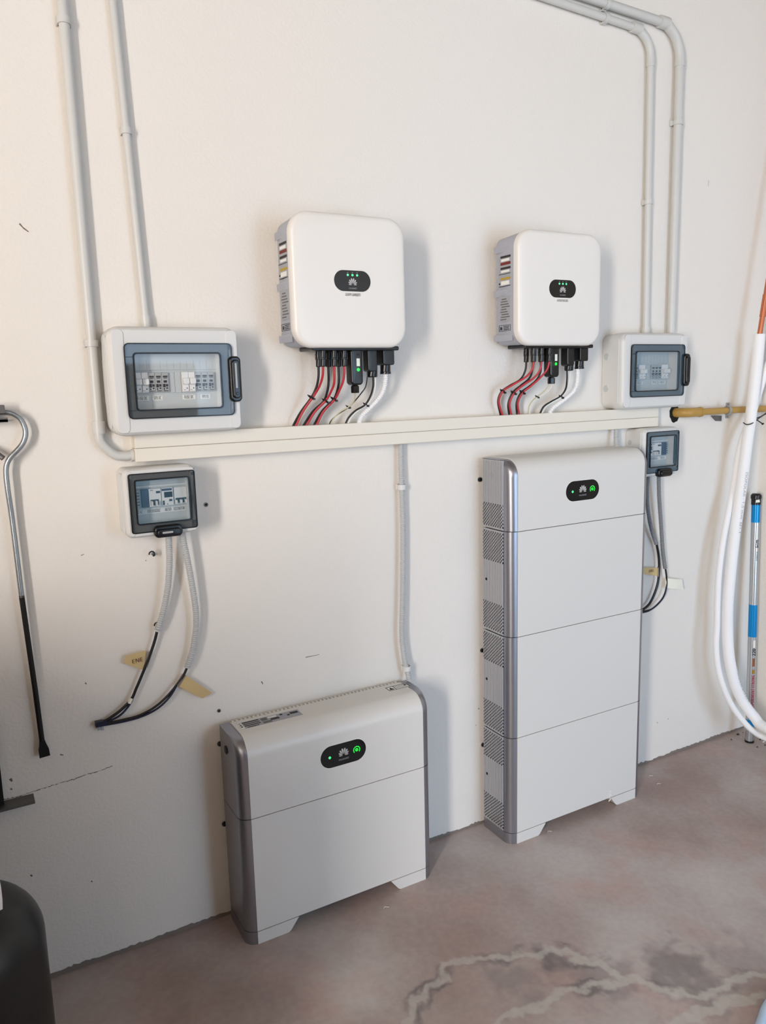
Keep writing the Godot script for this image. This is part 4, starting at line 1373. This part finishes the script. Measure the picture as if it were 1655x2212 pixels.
func flexible_conduits():
	var grp := "ribbed flexible conduits"
	ribbed(chain([[833, 800], [833, 815], [831, 832], [825, 850], [811, 869], [794, 886], [781, 900], [775, 917], [774, 923]], 0.08, 0.036), 0.0085, M.ribbed_white, "white ribbed conduit from the inverter by the clear-window box to the trunking", grp)
	ribbed(chain([[1248, 794], [1248, 808], [1246, 828], [1239, 845], [1222, 861], [1205, 873], [1193, 883], [1187, 894], [1186, 898]], 0.08, 0.036), 0.0085, M.ribbed_white, "white ribbed conduit from the inverter by the blue-window box to the trunking", grp)
	# down to the low battery
	var pts := chain([[866, 966], [866, 1000], [868, 1060], [870, 1140], [870, 1230], [869, 1310], [868, 1370], [873, 1420], [880, 1450], [884, 1468]], 0.022, 0.034)
	pts[0].y = 1.4155
	ribbed(pts, 0.0095, M.ribbed, "light grey ribbed conduit from the trunking down to the low battery unit", grp)
	for q in [[868, 1052, 0.022], [879, 1443, 0.031]]:
		var g := G.new()
		clip(g, P(q[0], q[1], q[2]), Vector3.UP, 0.0105)
		one("conduit_clip", g, M.box, "white clip holding the long ribbed conduit, " + ("higher up" if q[1] < 1200 else "just over the low battery unit"), "clip", "clips on the long ribbed conduit")
	pts = chain([[1331, 930], [1331, 950], [1332, 966], [1332, 990]], 0.03, 0.05)
	pts[0].y = 1.4155
	pts[3].y = 1.352
	ribbed(pts, 0.0095, M.ribbed, "short ribbed conduit between the trunking and the tall battery unit", grp)
	# hanging pairs under the small boxes
	pts = chain([[364, 1150], [365, 1175], [366, 1215], [363, 1265], [354, 1315], [343, 1352], [340, 1361]], 0.05, 0.020)
	pts[0].y = 1.222
	ribbed(pts, 0.0095, M.ribbed, "shorter of two ribbed conduits hanging below the box with the black handle and paper strip", grp)
	pts = chain([[393, 1150], [397, 1172], [406, 1215], [416, 1270], [423, 1320], [423, 1360], [416, 1405], [404, 1442]], 0.05, 0.022)
	pts[0].y = 1.222
	ribbed(pts, 0.0095, M.ribbed, "longer of two ribbed conduits hanging below the box with the black handle and paper strip", grp)
	pts = chain([[1400, 1033], [1398, 1060], [1400, 1100], [1407, 1140], [1418, 1175]], 0.05, 0.025)
	pts[0].y = 1.232
	ribbed(pts, 0.0085, M.ribbed_grey, "shorter grey ribbed conduit hanging beside the tall battery unit", grp)
	pts = chain([[1423, 1030], [1424, 1070], [1428, 1130], [1432, 1190], [1437, 1228]], 0.05, 0.025)
	pts[0].y = 1.232
	ribbed(pts, 0.0085, M.ribbed_grey, "longer grey ribbed conduit hanging beside the tall battery unit", grp)
	# black cable tails with paper tags
	var cg := "loose cable tails"
	tail([[341, 1356], [334, 1385], [322, 1420], [308, 1455], [294, 1488], [284, 1510], [262, 1533], [236, 1552], [217, 1562]], 0.020, 0.014, 0.0042, M.cable, "black cable tail ending in a terminal, from the shorter light conduit", cg)
	tail([[288, 1505], [280, 1522], [262, 1543], [240, 1556], [218, 1564]], 0.018, 0.012, 0.0030, M.blue_cable, "dark blue wire splitting off the black tail of the shorter light conduit", cg)
	tail([[405, 1440], [396, 1460], [383, 1478], [362, 1503], [335, 1527], [300, 1546], [262, 1556], [220, 1565]], 0.022, 0.014, 0.0036, M.cable, "black cable tail curving from the longer light conduit to the terminal", cg)
	tail([[381, 1482], [366, 1506], [341, 1530], [308, 1547], [270, 1558], [222, 1567]], 0.024, 0.012, 0.0030, M.blue_cable, "dark blue wire beside the black tail of the longer light conduit", cg)
	tail([[1418, 1172], [1423, 1200], [1424, 1225], [1422, 1255], [1415, 1280], [1404, 1303], [1390, 1316], [1380, 1320]], 0.025, 0.022, 0.0048, M.cable, "black cable tail from the shorter grey conduit, running behind the tall battery unit", cg)
	tail([[1437, 1225], [1440, 1245], [1440, 1268], [1433, 1290], [1418, 1308], [1402, 1319], [1388, 1323], [1378, 1323]], 0.025, 0.022, 0.0036, M.cable, "black cable tail from the longer grey conduit, running behind the tall battery unit", cg)
	tail([[1441, 1262], [1437, 1283], [1424, 1302], [1408, 1315], [1390, 1320], [1378, 1321]], 0.028, 0.024, 0.0026, M.blue_cable, "thin dark blue wire beside the tail of the longer grey conduit", cg)
	# terminal at the end
	var t := thing("terminal_block", "small dark terminal joining the loose cable ends on the bare wall", "connector", "", P(216, 1566, 0.014))
	var g := G.new()
	var c := P(214, 1563, 0.014)
	g.box(c, Vector3(0.020, 0.014, 0.016))
	g.box(P(224, 1561, 0.014), Vector3(0.014, 0.012, 0.012))
	part("housing", g, M.blue_cable, t)
	for px in [214, 221]:
		g = G.new()
		g.box(P(px, 1572, 0.014), Vector3(0.006, 0.012, 0.008))
		part("lug", g, M.label_grey, t)
	# tape tags
	tag_tape([[272, 1417], [316, 1404], [310, 1448], [268, 1432]], 0.016, M.tape, "ENE", [297, 1427], "kraft tape tag with handwriting on the tail of the shorter light conduit", [[325, 1409], [315, 1440]])
	tag_tape([[402, 1459], [459, 1497], [437, 1509], [385, 1482]], 0.018, M.tape, "", [0, 0], "kraft tape tag without writing on the tail of the longer light conduit", [[398, 1457], [383, 1481]])
	tag_tape([[1389, 1226], [1423, 1227], [1423, 1244], [1388, 1240]], 0.022, M.tape, "ENEL", [1408, 1233], "kraft tape tag with handwriting beside the tall battery unit", [[1423, 1225], [1422, 1245]])
	tag_tape([[1441, 1249], [1474, 1252], [1477, 1274], [1439, 1270]], 0.022, M.tape_white, "", [0, 0], "white tape tag on the tail of the longer grey conduit", [[1440, 1249], [1440, 1270]])
	g = G.new()
	g.tube(PackedVector3Array([P(284, 1508, 0.017), P(279, 1519, 0.017)]), 0.0055, 8)
	one("tape_wrap", g, M.tape_white, "small wrap of white tape on the tail of the shorter light conduit", "tape")

func tail(pts: Array, za: float, zb: float, r: float, m: Material, label: String, group: String):
	var g := G.new()
	g.tube(smooth(chain(pts, za, zb), 0.008), r, 8)
	one("cable_tail", g, m, label, "cable", group)

func tag_tape(q: Array, z: float, m: Material, text: String, at: Array, label: String, wrap: Array):
	var t := thing("tape_tag", label, "tag", "paper tape tags on loose cables", P(q[0][0], q[0][1], z))
	var g := G.new()
	var n := 6
	# a strip with a slight curl
	for side in 2:
		var dz: float = 0.0006 * side
		for i in n:
			var k0 := float(i) / n; var k1 := float(i + 1) / n
			var c0: float = 0.004 * sin(k0 * PI); var c1: float = 0.004 * sin(k1 * PI)
			g.quad(P(lerp(q[0][0], q[1][0], k0), lerp(q[0][1], q[1][1], k0), z + dz + c0), P(lerp(q[0][0], q[1][0], k1), lerp(q[0][1], q[1][1], k1), z + dz + c1), P(lerp(q[3][0], q[2][0], k1), lerp(q[3][1], q[2][1], k1), z + dz + c1), P(lerp(q[3][0], q[2][0], k0), lerp(q[3][1], q[2][1], k0), z + dz + c0))
	part("strip", g, m, t)
	g = G.new()
	g.tube(PackedVector3Array([P(wrap[0][0], wrap[0][1], z), P(wrap[1][0], wrap[1][1], z)]), 0.0056, 10)
	part("wrap", g, M.clear_tape if m == M.tape else M.tape_white, t)
	if text != "":
		letters(text, P(at[0], at[1], z + 0.0056), 0.011, 0.028, M.pencil, t, Basis(Vector3(0, 0, 1), 0.05))

# ------------------------------------------------------------------ gas pipe
func gas_pipe():
	var t := thing("gas_pipe", "ochre painted pipe coming out of a hole in the wall", "pipe", "", P(1480, 891, 0.05))
	var z := 0.05
	var a := P(1512, 890, z); var y := a.y
	var g := G.new()
	g.tube(PackedVector3Array([a, Vector3(2.0, y, z).lerp(Vector3(2.47, y, z), 0.5), Vector3(2.469, y - 0.003, z)]), 0.0135, 18)
	part("tube", g, M.ochre, t)
	g = G.new()
	var e := P(1484, 892, z)
	g.tube(smooth([a + Vector3(0.004, 0, 0), a - Vector3(0.02, 0, 0), Vector3(e.x + 0.02, y, z), Vector3(e.x, y, z - 0.012), Vector3(e.x - 0.006, y, z - 0.035), Vector3(e.x - 0.006, y, -0.01)], 0.008), 0.0185, 20)
	part("elbow", g, M.ochre, t)
	g = G.new()
	g.tube(PackedVector3Array([a - Vector3(0.006, 0, 0), a + Vector3(0.006, 0, 0)]), 0.020, 20)
	part("collar", g, M.ochre, t)
	# clamp with a stand-off
	t = thing("pipe_clamp", "zinc clamp with two screws round the ochre pipe", "clamp", "", P(1572, 888, z))
	var c := Vector3(P(1572, 888, z).x, y, z)
	g = G.new()
	var poly := PackedVector2Array()
	for i in 24: poly.append(Vector2(cos(TAU * i / 23), sin(TAU * i / 23)) * 0.0175)
	for i in 24: poly.append(Vector2(cos(-TAU * i / 23), sin(-TAU * i / 23)) * 0.0140)
	g.prism(poly, Transform3D(Basis(Vector3(0, 0, -1), Vector3.UP, Vector3(1, 0, 0)), c - Vector3(0.008, 0, 0)), 0.016)
	part("band", g, M.zinc, t)
	for s in [-1.0, 1.0]:
		g = G.new()
		g.box(c + Vector3(0, s * 0.024, 0), Vector3(0.016, 0.015, 0.008))
		part("lug", g, M.zinc, t)
		g = G.new()
		g.lathe([[0.0, 0.0], [0.005, 0.0], [0.005, 0.004], [0.0, 0.005]], Transform3D(Basis(Vector3(1, 0, 0), Vector3(0, 0, 1), Vector3(0, -1, 0)), c + Vector3(0, s * 0.025, 0.004)), 8)
		part("screw", g, M.zinc, t)
	g = G.new()
	g.tube(PackedVector3Array([c - Vector3(0, 0, 0.016), Vector3(c.x, y, -0.005)]), 0.004, 10)
	part("stud", g, M.zinc, t)
	# flat dark patch painted for the hole shade, and a wedge under the pipe
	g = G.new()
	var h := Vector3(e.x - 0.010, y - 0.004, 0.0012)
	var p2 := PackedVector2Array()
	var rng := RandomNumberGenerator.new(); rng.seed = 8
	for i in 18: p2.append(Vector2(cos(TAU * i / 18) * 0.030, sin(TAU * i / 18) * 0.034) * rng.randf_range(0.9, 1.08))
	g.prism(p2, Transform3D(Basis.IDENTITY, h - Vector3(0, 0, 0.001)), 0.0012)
	one("hole_shade_patch", g, M.hole, "ragged dark patch painted for the shade of the hole behind the ochre pipe", "hole")
	g = G.new()
	var w := P(1541, 898, 0.001)
	g.prism(PackedVector2Array([Vector2(0, 0), Vector2(0.03, 0), Vector2(0.03, -0.022)]), Transform3D(Basis.IDENTITY, Vector3(w.x - 0.016, w.y, 0.0005)), 0.03)
	one("bracket_shadow_wedge", g, M.bracket, "small dark triangle under the ochre pipe, a bracket and its shadow in one shape", "wedge")  # triangle shaped after the bracket shadow below the pipe

# ------------------------------------------------------------------ insulated pipes
func foam_pipes():
	var z := 0.11
	var t := thing("insulated_pipe", "thick white foam-covered pipe with bare copper at its top", "pipe", "foam-covered pipes hanging by the right-hand corner", P(1641, 722, z))
	var zs := [0.10, 0.10, 0.105, 0.11, 0.11, 0.11, 0.11, 0.115, 0.12, 0.12, 0.13, 0.14, 0.15, 0.165, 0.20, 0.26]
	var px := [[1641, 722], [1634, 800], [1622, 900], [1615, 950], [1606, 1020], [1597, 1085], [1588, 1150], [1580, 1220], [1573, 1300], [1572, 1360], [1574, 1405], [1579, 1440], [1589, 1480], [1606, 1517], [1630, 1549], [1658, 1575]]
	var pts := []
	for i in px.size(): pts.append(P(px[i][0], px[i][1], zs[i]))
	pts.append(pts[15] + Vector3(0.012, -0.02, 0.25))
	pts.append(pts[15] + Vector3(0.012, -0.04, 0.6))
	var g := G.new()
	g.tube(smooth(pts, 0.015), 0.0222, 20)
	part("foam_sleeve", g, M.foam, t)
	g = G.new()
	var top := P(1642, 718, 0.10)
	var up := (P(1652, 655, 0.10) - top).normalized()
	g.tube(PackedVector3Array([top - up * 0.02, top + up * 0.2, top + up * 0.9, Vector3(2.45, 3.39, 0.10)]), 0.010, 14)
	part("copper_pipe", g, M.copper, t)
	g = G.new()
	g.tube(PackedVector3Array([top + up * 0.062, top + up * 0.15]), 0.012, 14)
	part("copper_sleeve", g, M.copper, t)
	var ax := (P(1597, 1085, 0.11) - P(1580, 1220, 0.115)).normalized()
	sleeve_text("ISOPOLAR - 1.5 mm  M1.1", [[1606, 1020], [1590, 1150]], [0.11, 0.11], 0.0225, 0.010, t)
	sleeve_text("ISOPOLAR M1.1 1.5 mm", [[1583, 1450], [1612, 1520]], [0.14, 0.165], 0.0225, 0.010, t)
	# thinner one
	t = thing("insulated_pipe", "thin white foam-covered pipe beside the thick one with copper", "pipe", "foam-covered pipes hanging by the right-hand corner", P(1655, 790, 0.07))
	px = [[1668, 760], [1652, 810], [1640, 850], [1625, 900], [1610, 930], [1597, 975], [1585, 1050], [1573, 1110], [1561, 1175], [1553, 1240], [1550, 1300], [1549, 1350], [1547, 1395], [1551, 1440], [1562, 1482], [1579, 1520], [1600, 1551], [1626, 1578], [1660, 1597]]
	zs = [0.10, 0.08, 0.065, 0.06, 0.06, 0.065, 0.075, 0.085, 0.09, 0.095, 0.10, 0.105, 0.11, 0.12, 0.135, 0.15, 0.17, 0.20, 0.25]
	pts = []
	for i in px.size(): pts.append(P(px[i][0], px[i][1], zs[i]))
	pts.append(pts[18] + Vector3(0.02, -0.01, 0.25))
	g = G.new()
	g.tube(smooth(pts, 0.015), 0.0125, 16)
	part("foam_sleeve", g, M.foam, t)
	# black string round the thick pipe
	g = G.new()
	var c := P(1613, 903, 0.108)
	var a0 := P(1606, 913, 0.13); var a1 := P(1613, 917, 0.134); var a2 := P(1624, 915, 0.13); var a3 := P(1635, 907, 0.11)
	g.tube(smooth([a0, a1, a2, a3, P(1648, 898, 0.09), P(1660, 892, 0.07)], 0.006), 0.0022, 8)
	g.tube(smooth([P(1630, 905, 0.105), P(1645, 899, 0.10), P(1660, 888, 0.08)], 0.006), 0.0022, 8)
	g.tube(smooth([a3, P(1641, 911, 0.115), P(1648, 916, 0.12)], 0.006), 0.0022, 8)
	g.tube(PackedVector3Array([P(1647, 916, 0.12), P(1649, 915, 0.12)]), 0.004, 8)
	one("tie_string", g, M.cable, "black string tied round the thick foam-covered pipe", "string")

func sleeve_text(text: String, seg: Array, zz: Array, r: float, high: float, parent: Node):
	# print along a sleeve, on the side turned to the room
	var a := P(seg[0][0], seg[0][1], zz[0]); var b := P(seg[1][0], seg[1][1], zz[1])
	var x := (b - a).normalized()
	var n := Vector3(-0.35, 0.1, 0.94)
	n = (n - x * n.dot(x)).normalized()
	letters(text, (a + b) / 2 + n * (r + 0.002), high, a.distance_to(b), M.label_grey, parent, Basis(x, n.cross(x), n))

# ------------------------------------------------------------------ fishing rod
func rod():
	var base := F(1619, 1602)
	base.y = 0.0
	var top := P(1634, 1068, 0.055)
	var t := thing("fishing_rod", "telescopic rod with blue bands and lettering leaning in the corner", "rod", "", base)
	var d := (top - base)
	var L := d.length()
	var ax := d.normalized()
	var x := ax.cross(Vector3(0, 0, 1)).normalized()
	var tf := Transform3D(Basis(x, ax, x.cross(ax)), base)
	var kf := func(py: float) -> float: return (P(lerp(1634.0, 1619.0, (py - 1068) / 534.0), py, lerp(0.055, 0.094, (py - 1068) / 534.0)) - base).dot(ax)
	var r := 0.0175
	var bits := [["end_cap", 1602, 1596, M.black, r + 0.002], ["tube", 1596, 1572, M.rod_silver, r], ["blue_band", 1572, 1551, M.rod_blue, r + 0.0003], ["tube", 1551, 1374, M.rod_silver, r], ["blue_band", 1374, 1305, M.rod_blue, r + 0.0003], ["tube", 1305, 1128, M.rod_silver, r], ["blue_band", 1128, 1090, M.rod_blue, r + 0.0003], ["top_cap", 1090, 1066, M.black, r + 0.002]]
	for b in bits:
		var y0: float = max(kf.call(b[1]), 0.0); var y1: float = kf.call(b[2])
		if b[0] == "end_cap": y0 = 0.0
		var g := G.new()
		if b[0] == "top_cap":
			g.lathe([[0.0, y0], [b[4], y0], [b[4], lerp(y0, y1, 0.5)], [b[4] + 0.002, lerp(y0, y1, 0.55)], [b[4] + 0.002, lerp(y0, y1, 0.85)], [b[4] - 0.004, y1], [0.0, y1]], tf, 20)
		else:
			g.lathe([[0.0, y0], [b[4], y0], [b[4], y1], [0.0, y1]], tf, 24)
		part(b[0], g, b[3], t)
	# lettering up the tube, facing the room
	var n := Vector3(-0.45, 0, 0.89)
	n = (n - ax * n.dot(ax)).normalized()
	var basis := Basis(ax, n.cross(ax), n)
	for q in [["EXPERIMENT STRONG", 1525, 1455, M.red_ink, 0.013], ["220", 1413, 1398, M.ink, 0.015], ["designed by", 1210, 1190, M.ink, 0.006], ["Gim", 1182, 1165, M.ink, 0.012]]:
		var y0: float = kf.call(q[1]); var y1: float = kf.call(q[2])
		letters(q[0], base + ax * (y0 + y1) / 2 + n * (r + 0.0012), q[4], y1 - y0, q[3], t, basis, true)
	for q in [[1452, 1443, M.gold, 0.011], [1436, 1419, M.brown, 0.010], [1396, 1380, M.paper, 0.009]]:
		var g := G.new()
		var y0: float = kf.call(q[0]); var y1: float = kf.call(q[1])
		var c := base + ax * (y0 + y1) / 2 + n * (r - 0.0012)
		var hw: float = (y1 - y0) / 2
		g.prism(PackedVector2Array([Vector2(-hw, -q[3] / 2), Vector2(hw, -q[3] / 2), Vector2(hw, q[3] / 2), Vector2(-hw, q[3] / 2)]), Transform3D(basis, c), 0.002)
		part("emblem", g, q[2], t)
	var g := G.new()
	var c: Vector3 = base + ax * float(kf.call(1086)) + n * r
	g.prism(PackedVector2Array([Vector2(-0.012, 0.003), Vector2(0.006, 0.004), Vector2(0.004, 0.016), Vector2(-0.010, 0.014)]), Transform3D(Basis(n.cross(ax) * -1.0, ax, n), c), 0.003)
	part("torn_label", g, M.tape_white, t)

# ------------------------------------------------------------------ iron bar and brackets on the left
func iron_bar():
	var t := thing("iron_bar", "long round steel bar with a hooked eye, hanging on the wall", "bar", "", P(55, 1300, 0.03))
	var z := 0.028
	var px := [[-30, 905], [-12, 892], [8, 890], [25, 893], [43, 904], [53, 922], [55, 940], [49, 958], [37, 973], [24, 986], [15, 1002], [13, 1022], [17, 1060]]
	var g := G.new()
	var pts := []
	for q in px: pts.append(P(q[0], q[1], z))
	for q in [[26, 1120], [36, 1200], [47, 1290]]: pts.append(P(q[0], q[1], z - 0.004))
	g.tube(smooth(pts, 0.01), 0.0066, 14)
	part("eye", g, M.steel, t)
	g = G.new()
	g.tube(PackedVector3Array([P(46.5, 1286, z - 0.004), P(60, 1380, z - 0.006), P(76, 1490, z - 0.008), P(91, 1602, z - 0.010)]), 0.0067, 14)
	part("shaft", g, M.rust, t)
	g = G.new()
	var a := P(91, 1600, z - 0.010); var b := P(97, 1634, z - 0.010)
	var d := (b - a).normalized(); var s := d.cross(Vector3(0, 0, 1)).normalized()
	var rings := []
	for q in [[0.0, 0.0066, 0.0066], [0.3, 0.009, 0.0062], [0.55, 0.0125, 0.005], [1.0, 0.0130, 0.003]]:
		var c := a.lerp(b, q[0])
		rings.append(PackedVector3Array([c - s * q[1] - Vector3(0, 0, q[2]), c - s * q[1] + Vector3(0, 0, q[2]), c + s * q[1] + Vector3(0, 0, q[2]), c + s * q[1] - Vector3(0, 0, q[2])]))
	g.loft(rings)
	part("flat_tip", g, M.rust, t)
	# the bracket it hangs on
	t = thing("wall_bracket", "grey steel bracket that carries the hooked eye of the bar", "bracket", "", P(0, 890, 0.0))
	g = G.new()
	var q0 := P(11, 894, 0.03); var q1 := P(-60, 876, 0.03)
	slab(g, q1.x - 0.02, q0.y + 0.001, q0.x, q0.y + 0.022, 0.036, 0.042, 0.003, 0.001, 3)
	part("tab", g, M.bracket, t)
	g = G.new()
	g.bx(Vector3(q1.x - 0.02, q0.y - 0.020, 0.0), Vector3(P(16, 900, 0.04).x, q0.y - 0.013, 0.044))
	g.bx(Vector3(q1.x - 0.02, q0.y - 0.019, 0.037), Vector3(P(16, 900, 0.04).x, q0.y - 0.009, 0.044))
	part("lip", g, M.bracket, t)
	g = G.new()
	g.tube(PackedVector3Array([P(-25, 966, 0.02), P(7, 990, 0.035)]), 0.0068, 10)
	part("lug", g, M.bracket, t)
	# foot plate of the frame at the left edge
	t = thing("steel_frame", "dark steel upright with a flat foot plate at the end of the wall crack", "frame", "", P(0, 1740, 0.0))
	g = G.new()
	var u := P(2, 1735, 0.02)
	g.bx(Vector3(u.x - 0.04, u.y, 0.0), Vector3(P(5, 1700, 0.02).x, u.y + 0.26, 0.035))
	part("upright", g, M.rust, t)
	g = G.new()
	var e := P(74, 1724, 0.022)
	g.bx(Vector3(u.x - 0.10, e.y - 0.004, 0.0), Vector3(e.x, e.y + 0.003, 0.045))
	part("foot_plate", g, M.bracket, t)

# ------------------------------------------------------------------ tank in the lower left
func tank():
	var r := 0.165
	var z := 0.42
	var edge := P(99, 2040, z)
	var topy := P(0, 1920, z).y
	var cx: float = edge.x - r * 0.985
	var t := thing("water_tank", "dark green cylindrical tank with domed shoulder and white valve", "tank", "", Vector3(cx, 0, z))
	var g := G.new()
	var prof := [[0.0, 0.0], [r - 0.01, 0.0], [r, 0.012], [r, topy - 0.115]]
	for i in range(1, 9):
		var a := PI / 2 * i / 9.0
		prof.append([0.04 + (r - 0.04) * cos(a), topy - 0.115 + 0.115 * sin(a)])
	prof.append([0.04, topy]); prof.append([0.0, topy])
	g.lathe(prof, Transform3D(Basis.IDENTITY, Vector3(cx, 0, z)), 48)
	part("shell", g, M.tank, t)
	g = G.new()
	g.lathe([[0.0, topy], [0.052, topy], [0.056, topy + 0.01], [0.056, topy + 0.05], [0.04, topy + 0.06], [0.04, topy + 0.10], [0.0, topy + 0.10]], Transform3D(Basis.IDENTITY, Vector3(cx, -0.001, z)), 24)
	part("valve", g, M.foam, t)
	g = G.new()
	g.tube(smooth([P(-9, 1966, z + 0.1), P(-10, 1940, z + 0.09), P(-16, 1905, z + 0.06), P(-32, 1885, z + 0.02)], 0.01), 0.0125, 12)
	part("hose", g, M.foam, t)

# ------------------------------------------------------------------ hooks, screws, debris
func small_things():
	var g: G
	# wall plugs
	for q in [[445, 1090, 0.0062, "wall plug beside the small box with the paper strip"], [473, 1535, 0.0055, "wall plug just above the low battery unit"]]:
		g = G.new()
		var c := P(q[0], q[1], 0.0)
		var tf := Transform3D(Basis(Vector3(1, 0, 0), Vector3(0, 0, 1), Vector3(0, -1, 0)), c)
		var t := thing("wall_plug", q[3], "wall plug", "empty wall plugs", c)
		g.lathe([[q[2], -0.004], [q[2], 0.002], [q[2] * 0.55, 0.0022], [q[2] * 0.5, 0.0012]], tf, 14)
		part("sleeve", g, M.bracket, t)
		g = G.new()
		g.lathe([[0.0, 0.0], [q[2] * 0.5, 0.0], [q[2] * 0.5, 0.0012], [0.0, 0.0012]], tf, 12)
		part("bore_shade", g, M.hole, t)  # dark disc painting the shade inside the plug
	# screw hooks
	for q in [[323, 1194, 331, 1197, "screw hook in the wall under the small box with the paper strip"], [336, 1342, 342, 1349, "screw hook beside the end of the shorter light conduit"]]:
		var a := P(q[2], q[3], 0.004)
		var t := thing("screw_hook", q[4], "hook", "screw hooks in the wall", Vector3(a.x, a.y, 0))
		g = G.new()
		g.lathe([[0.0, 0.006], [0.0045, 0.006], [0.0055, 0.0], [0.0, 0.0]], Transform3D(Basis(Vector3(1, 0, 0), Vector3(0, 0, 1), Vector3(0, -1, 0)), Vector3(a.x, a.y, 0)), 12)
		part("collar", g, M.zinc, t)
		g = G.new()
		var pts := [Vector3(a.x, a.y, 0.004), Vector3(a.x, a.y, 0.020)]
		for i in 8:
			var an := deg_to_rad(-60 + 250.0 * i / 7)
			pts.append(Vector3(a.x - 0.008 + 0.007 * cos(an), a.y + 0.005 + 0.007 * sin(an), 0.024))
		g.tube(smooth(pts, 0.002), 0.0020, 8)
		part("hook", g, M.dark, t)
	# bolt heads beside the batteries
	for q in [[1037, 1036, "black bolt head highest beside the tall battery unit"], [1042, 1405, "black bolt head halfway up beside the tall battery unit"], [1044, 1609, "black bolt head lowest beside the tall battery unit"], [475, 1607, "black bolt head upper beside the low battery unit"], [485, 1780, "black bolt head lower beside the low battery unit"]]:
		g = G.new()
		var c := P(q[0], q[1], 0.004)
		var tf := Transform3D(Basis(Vector3(1, 0, 0), Vector3(0, 0, 1), Vector3(0, -1, 0)), Vector3(c.x, c.y, 0))
		var t := thing("bolt", q[2], "bolt", "bolts beside the battery units", Vector3(c.x, c.y, 0))
		g.lathe([[0.0, 0.0], [0.0115, 0.0], [0.0115, 0.0015], [0.0, 0.0018]], tf, 18)
		part("washer", g, M.white_panel, t)
		g = G.new()
		g.lathe([[0.0, 0.0015], [0.0075, 0.0015], [0.0078, 0.004], [0.006, 0.008], [0.003, 0.0095], [0.0, 0.0098]], tf, 16)
		part("head", g, M.black, t)
	# litter in the corner
	var rng := RandomNumberGenerator.new()
	rng.seed = 21
	var places := [[1594, 1587, 0.020], [1580, 1598, 0.012], [1601, 1592, 0.008], [1636, 1614, 0.012], [1642, 1598, 0.014], [1650, 1603, 0.018], [1648, 1597, 0.012], [1653, 1610, 0.012], [1629, 1600, 0.008], [1605, 1583, 0.008], [1655, 1596, 0.016]]
	for i in places.size():
		var q: Array = places[i]
		g = G.new()
		var c := F(q[0], q[1])
		var s: float = q[2] * 0.55
		var top := c + Vector3(rng.randf_range(-0.2, 0.2) * s, s * 0.35, rng.randf_range(-0.2, 0.2) * s)
		var ringp := PackedVector3Array()
		for k in 7: ringp.append(c + Vector3(cos(TAU * k / 7) * s * rng.randf_range(0.6, 1.0), 0.0005, sin(TAU * k / 7) * s * 0.6 * rng.randf_range(0.6, 1.0)))
		var ring2 := PackedVector3Array()
		for k in 7: ring2.append(ringp[k].lerp(top, 0.45) + Vector3(0, s * 0.2, 0))
		g.loft([ring2, ringp] if false else [ringp, ring2])
		one("litter_crumb", g, M.debris if i % 3 != 2 else M.chip, "dark crumb of litter on the floor by the foot of the rod" if i % 3 != 2 else "pale crumb of litter on the floor by the foot of the rod", "litter", "dark litter by the rod" if i % 3 != 2 else "pale litter by the rod")
	# curls of white plastic on the floor
	for q in [[1186, 1797, "bright plastic shaving on the floor in front of the tall battery unit"], [833, 1961, "tiny plastic shaving on the floor in front of the low battery unit"], [1422, 1694, "thin white shaving on the floor in the shadow of the tall battery unit"], [1405, 1677, "short white shaving on the floor nearer the wall beside the tall battery unit"]]:
		g = G.new()
		var c := F(q[0], q[1])
		g.tube(smooth([c + Vector3(-0.008, 0.0015, 0.003), c + Vector3(-0.002, 0.003, -0.002), c + Vector3(0.004, 0.002, 0.001), c + Vector3(0.010, 0.0015, 0.004)], 0.003), 0.0010, 6)
		one("plastic_shaving", g, M.chip, q[2], "shaving", "plastic shavings on the floor")
	# pale hose end at the bottom right
	g = G.new()
	g.tube(smooth([F(1700, 2120, 0.012), F(1662, 2168, 0.012), F(1648, 2200, 0.012), F(1638, 2240, 0.012), F(1640, 2300, 0.012)], 0.01), 0.012, 14)
	one("pale_hose", g, M.pale_blue, "pale blue hose lying on the clouded floor", "hose")
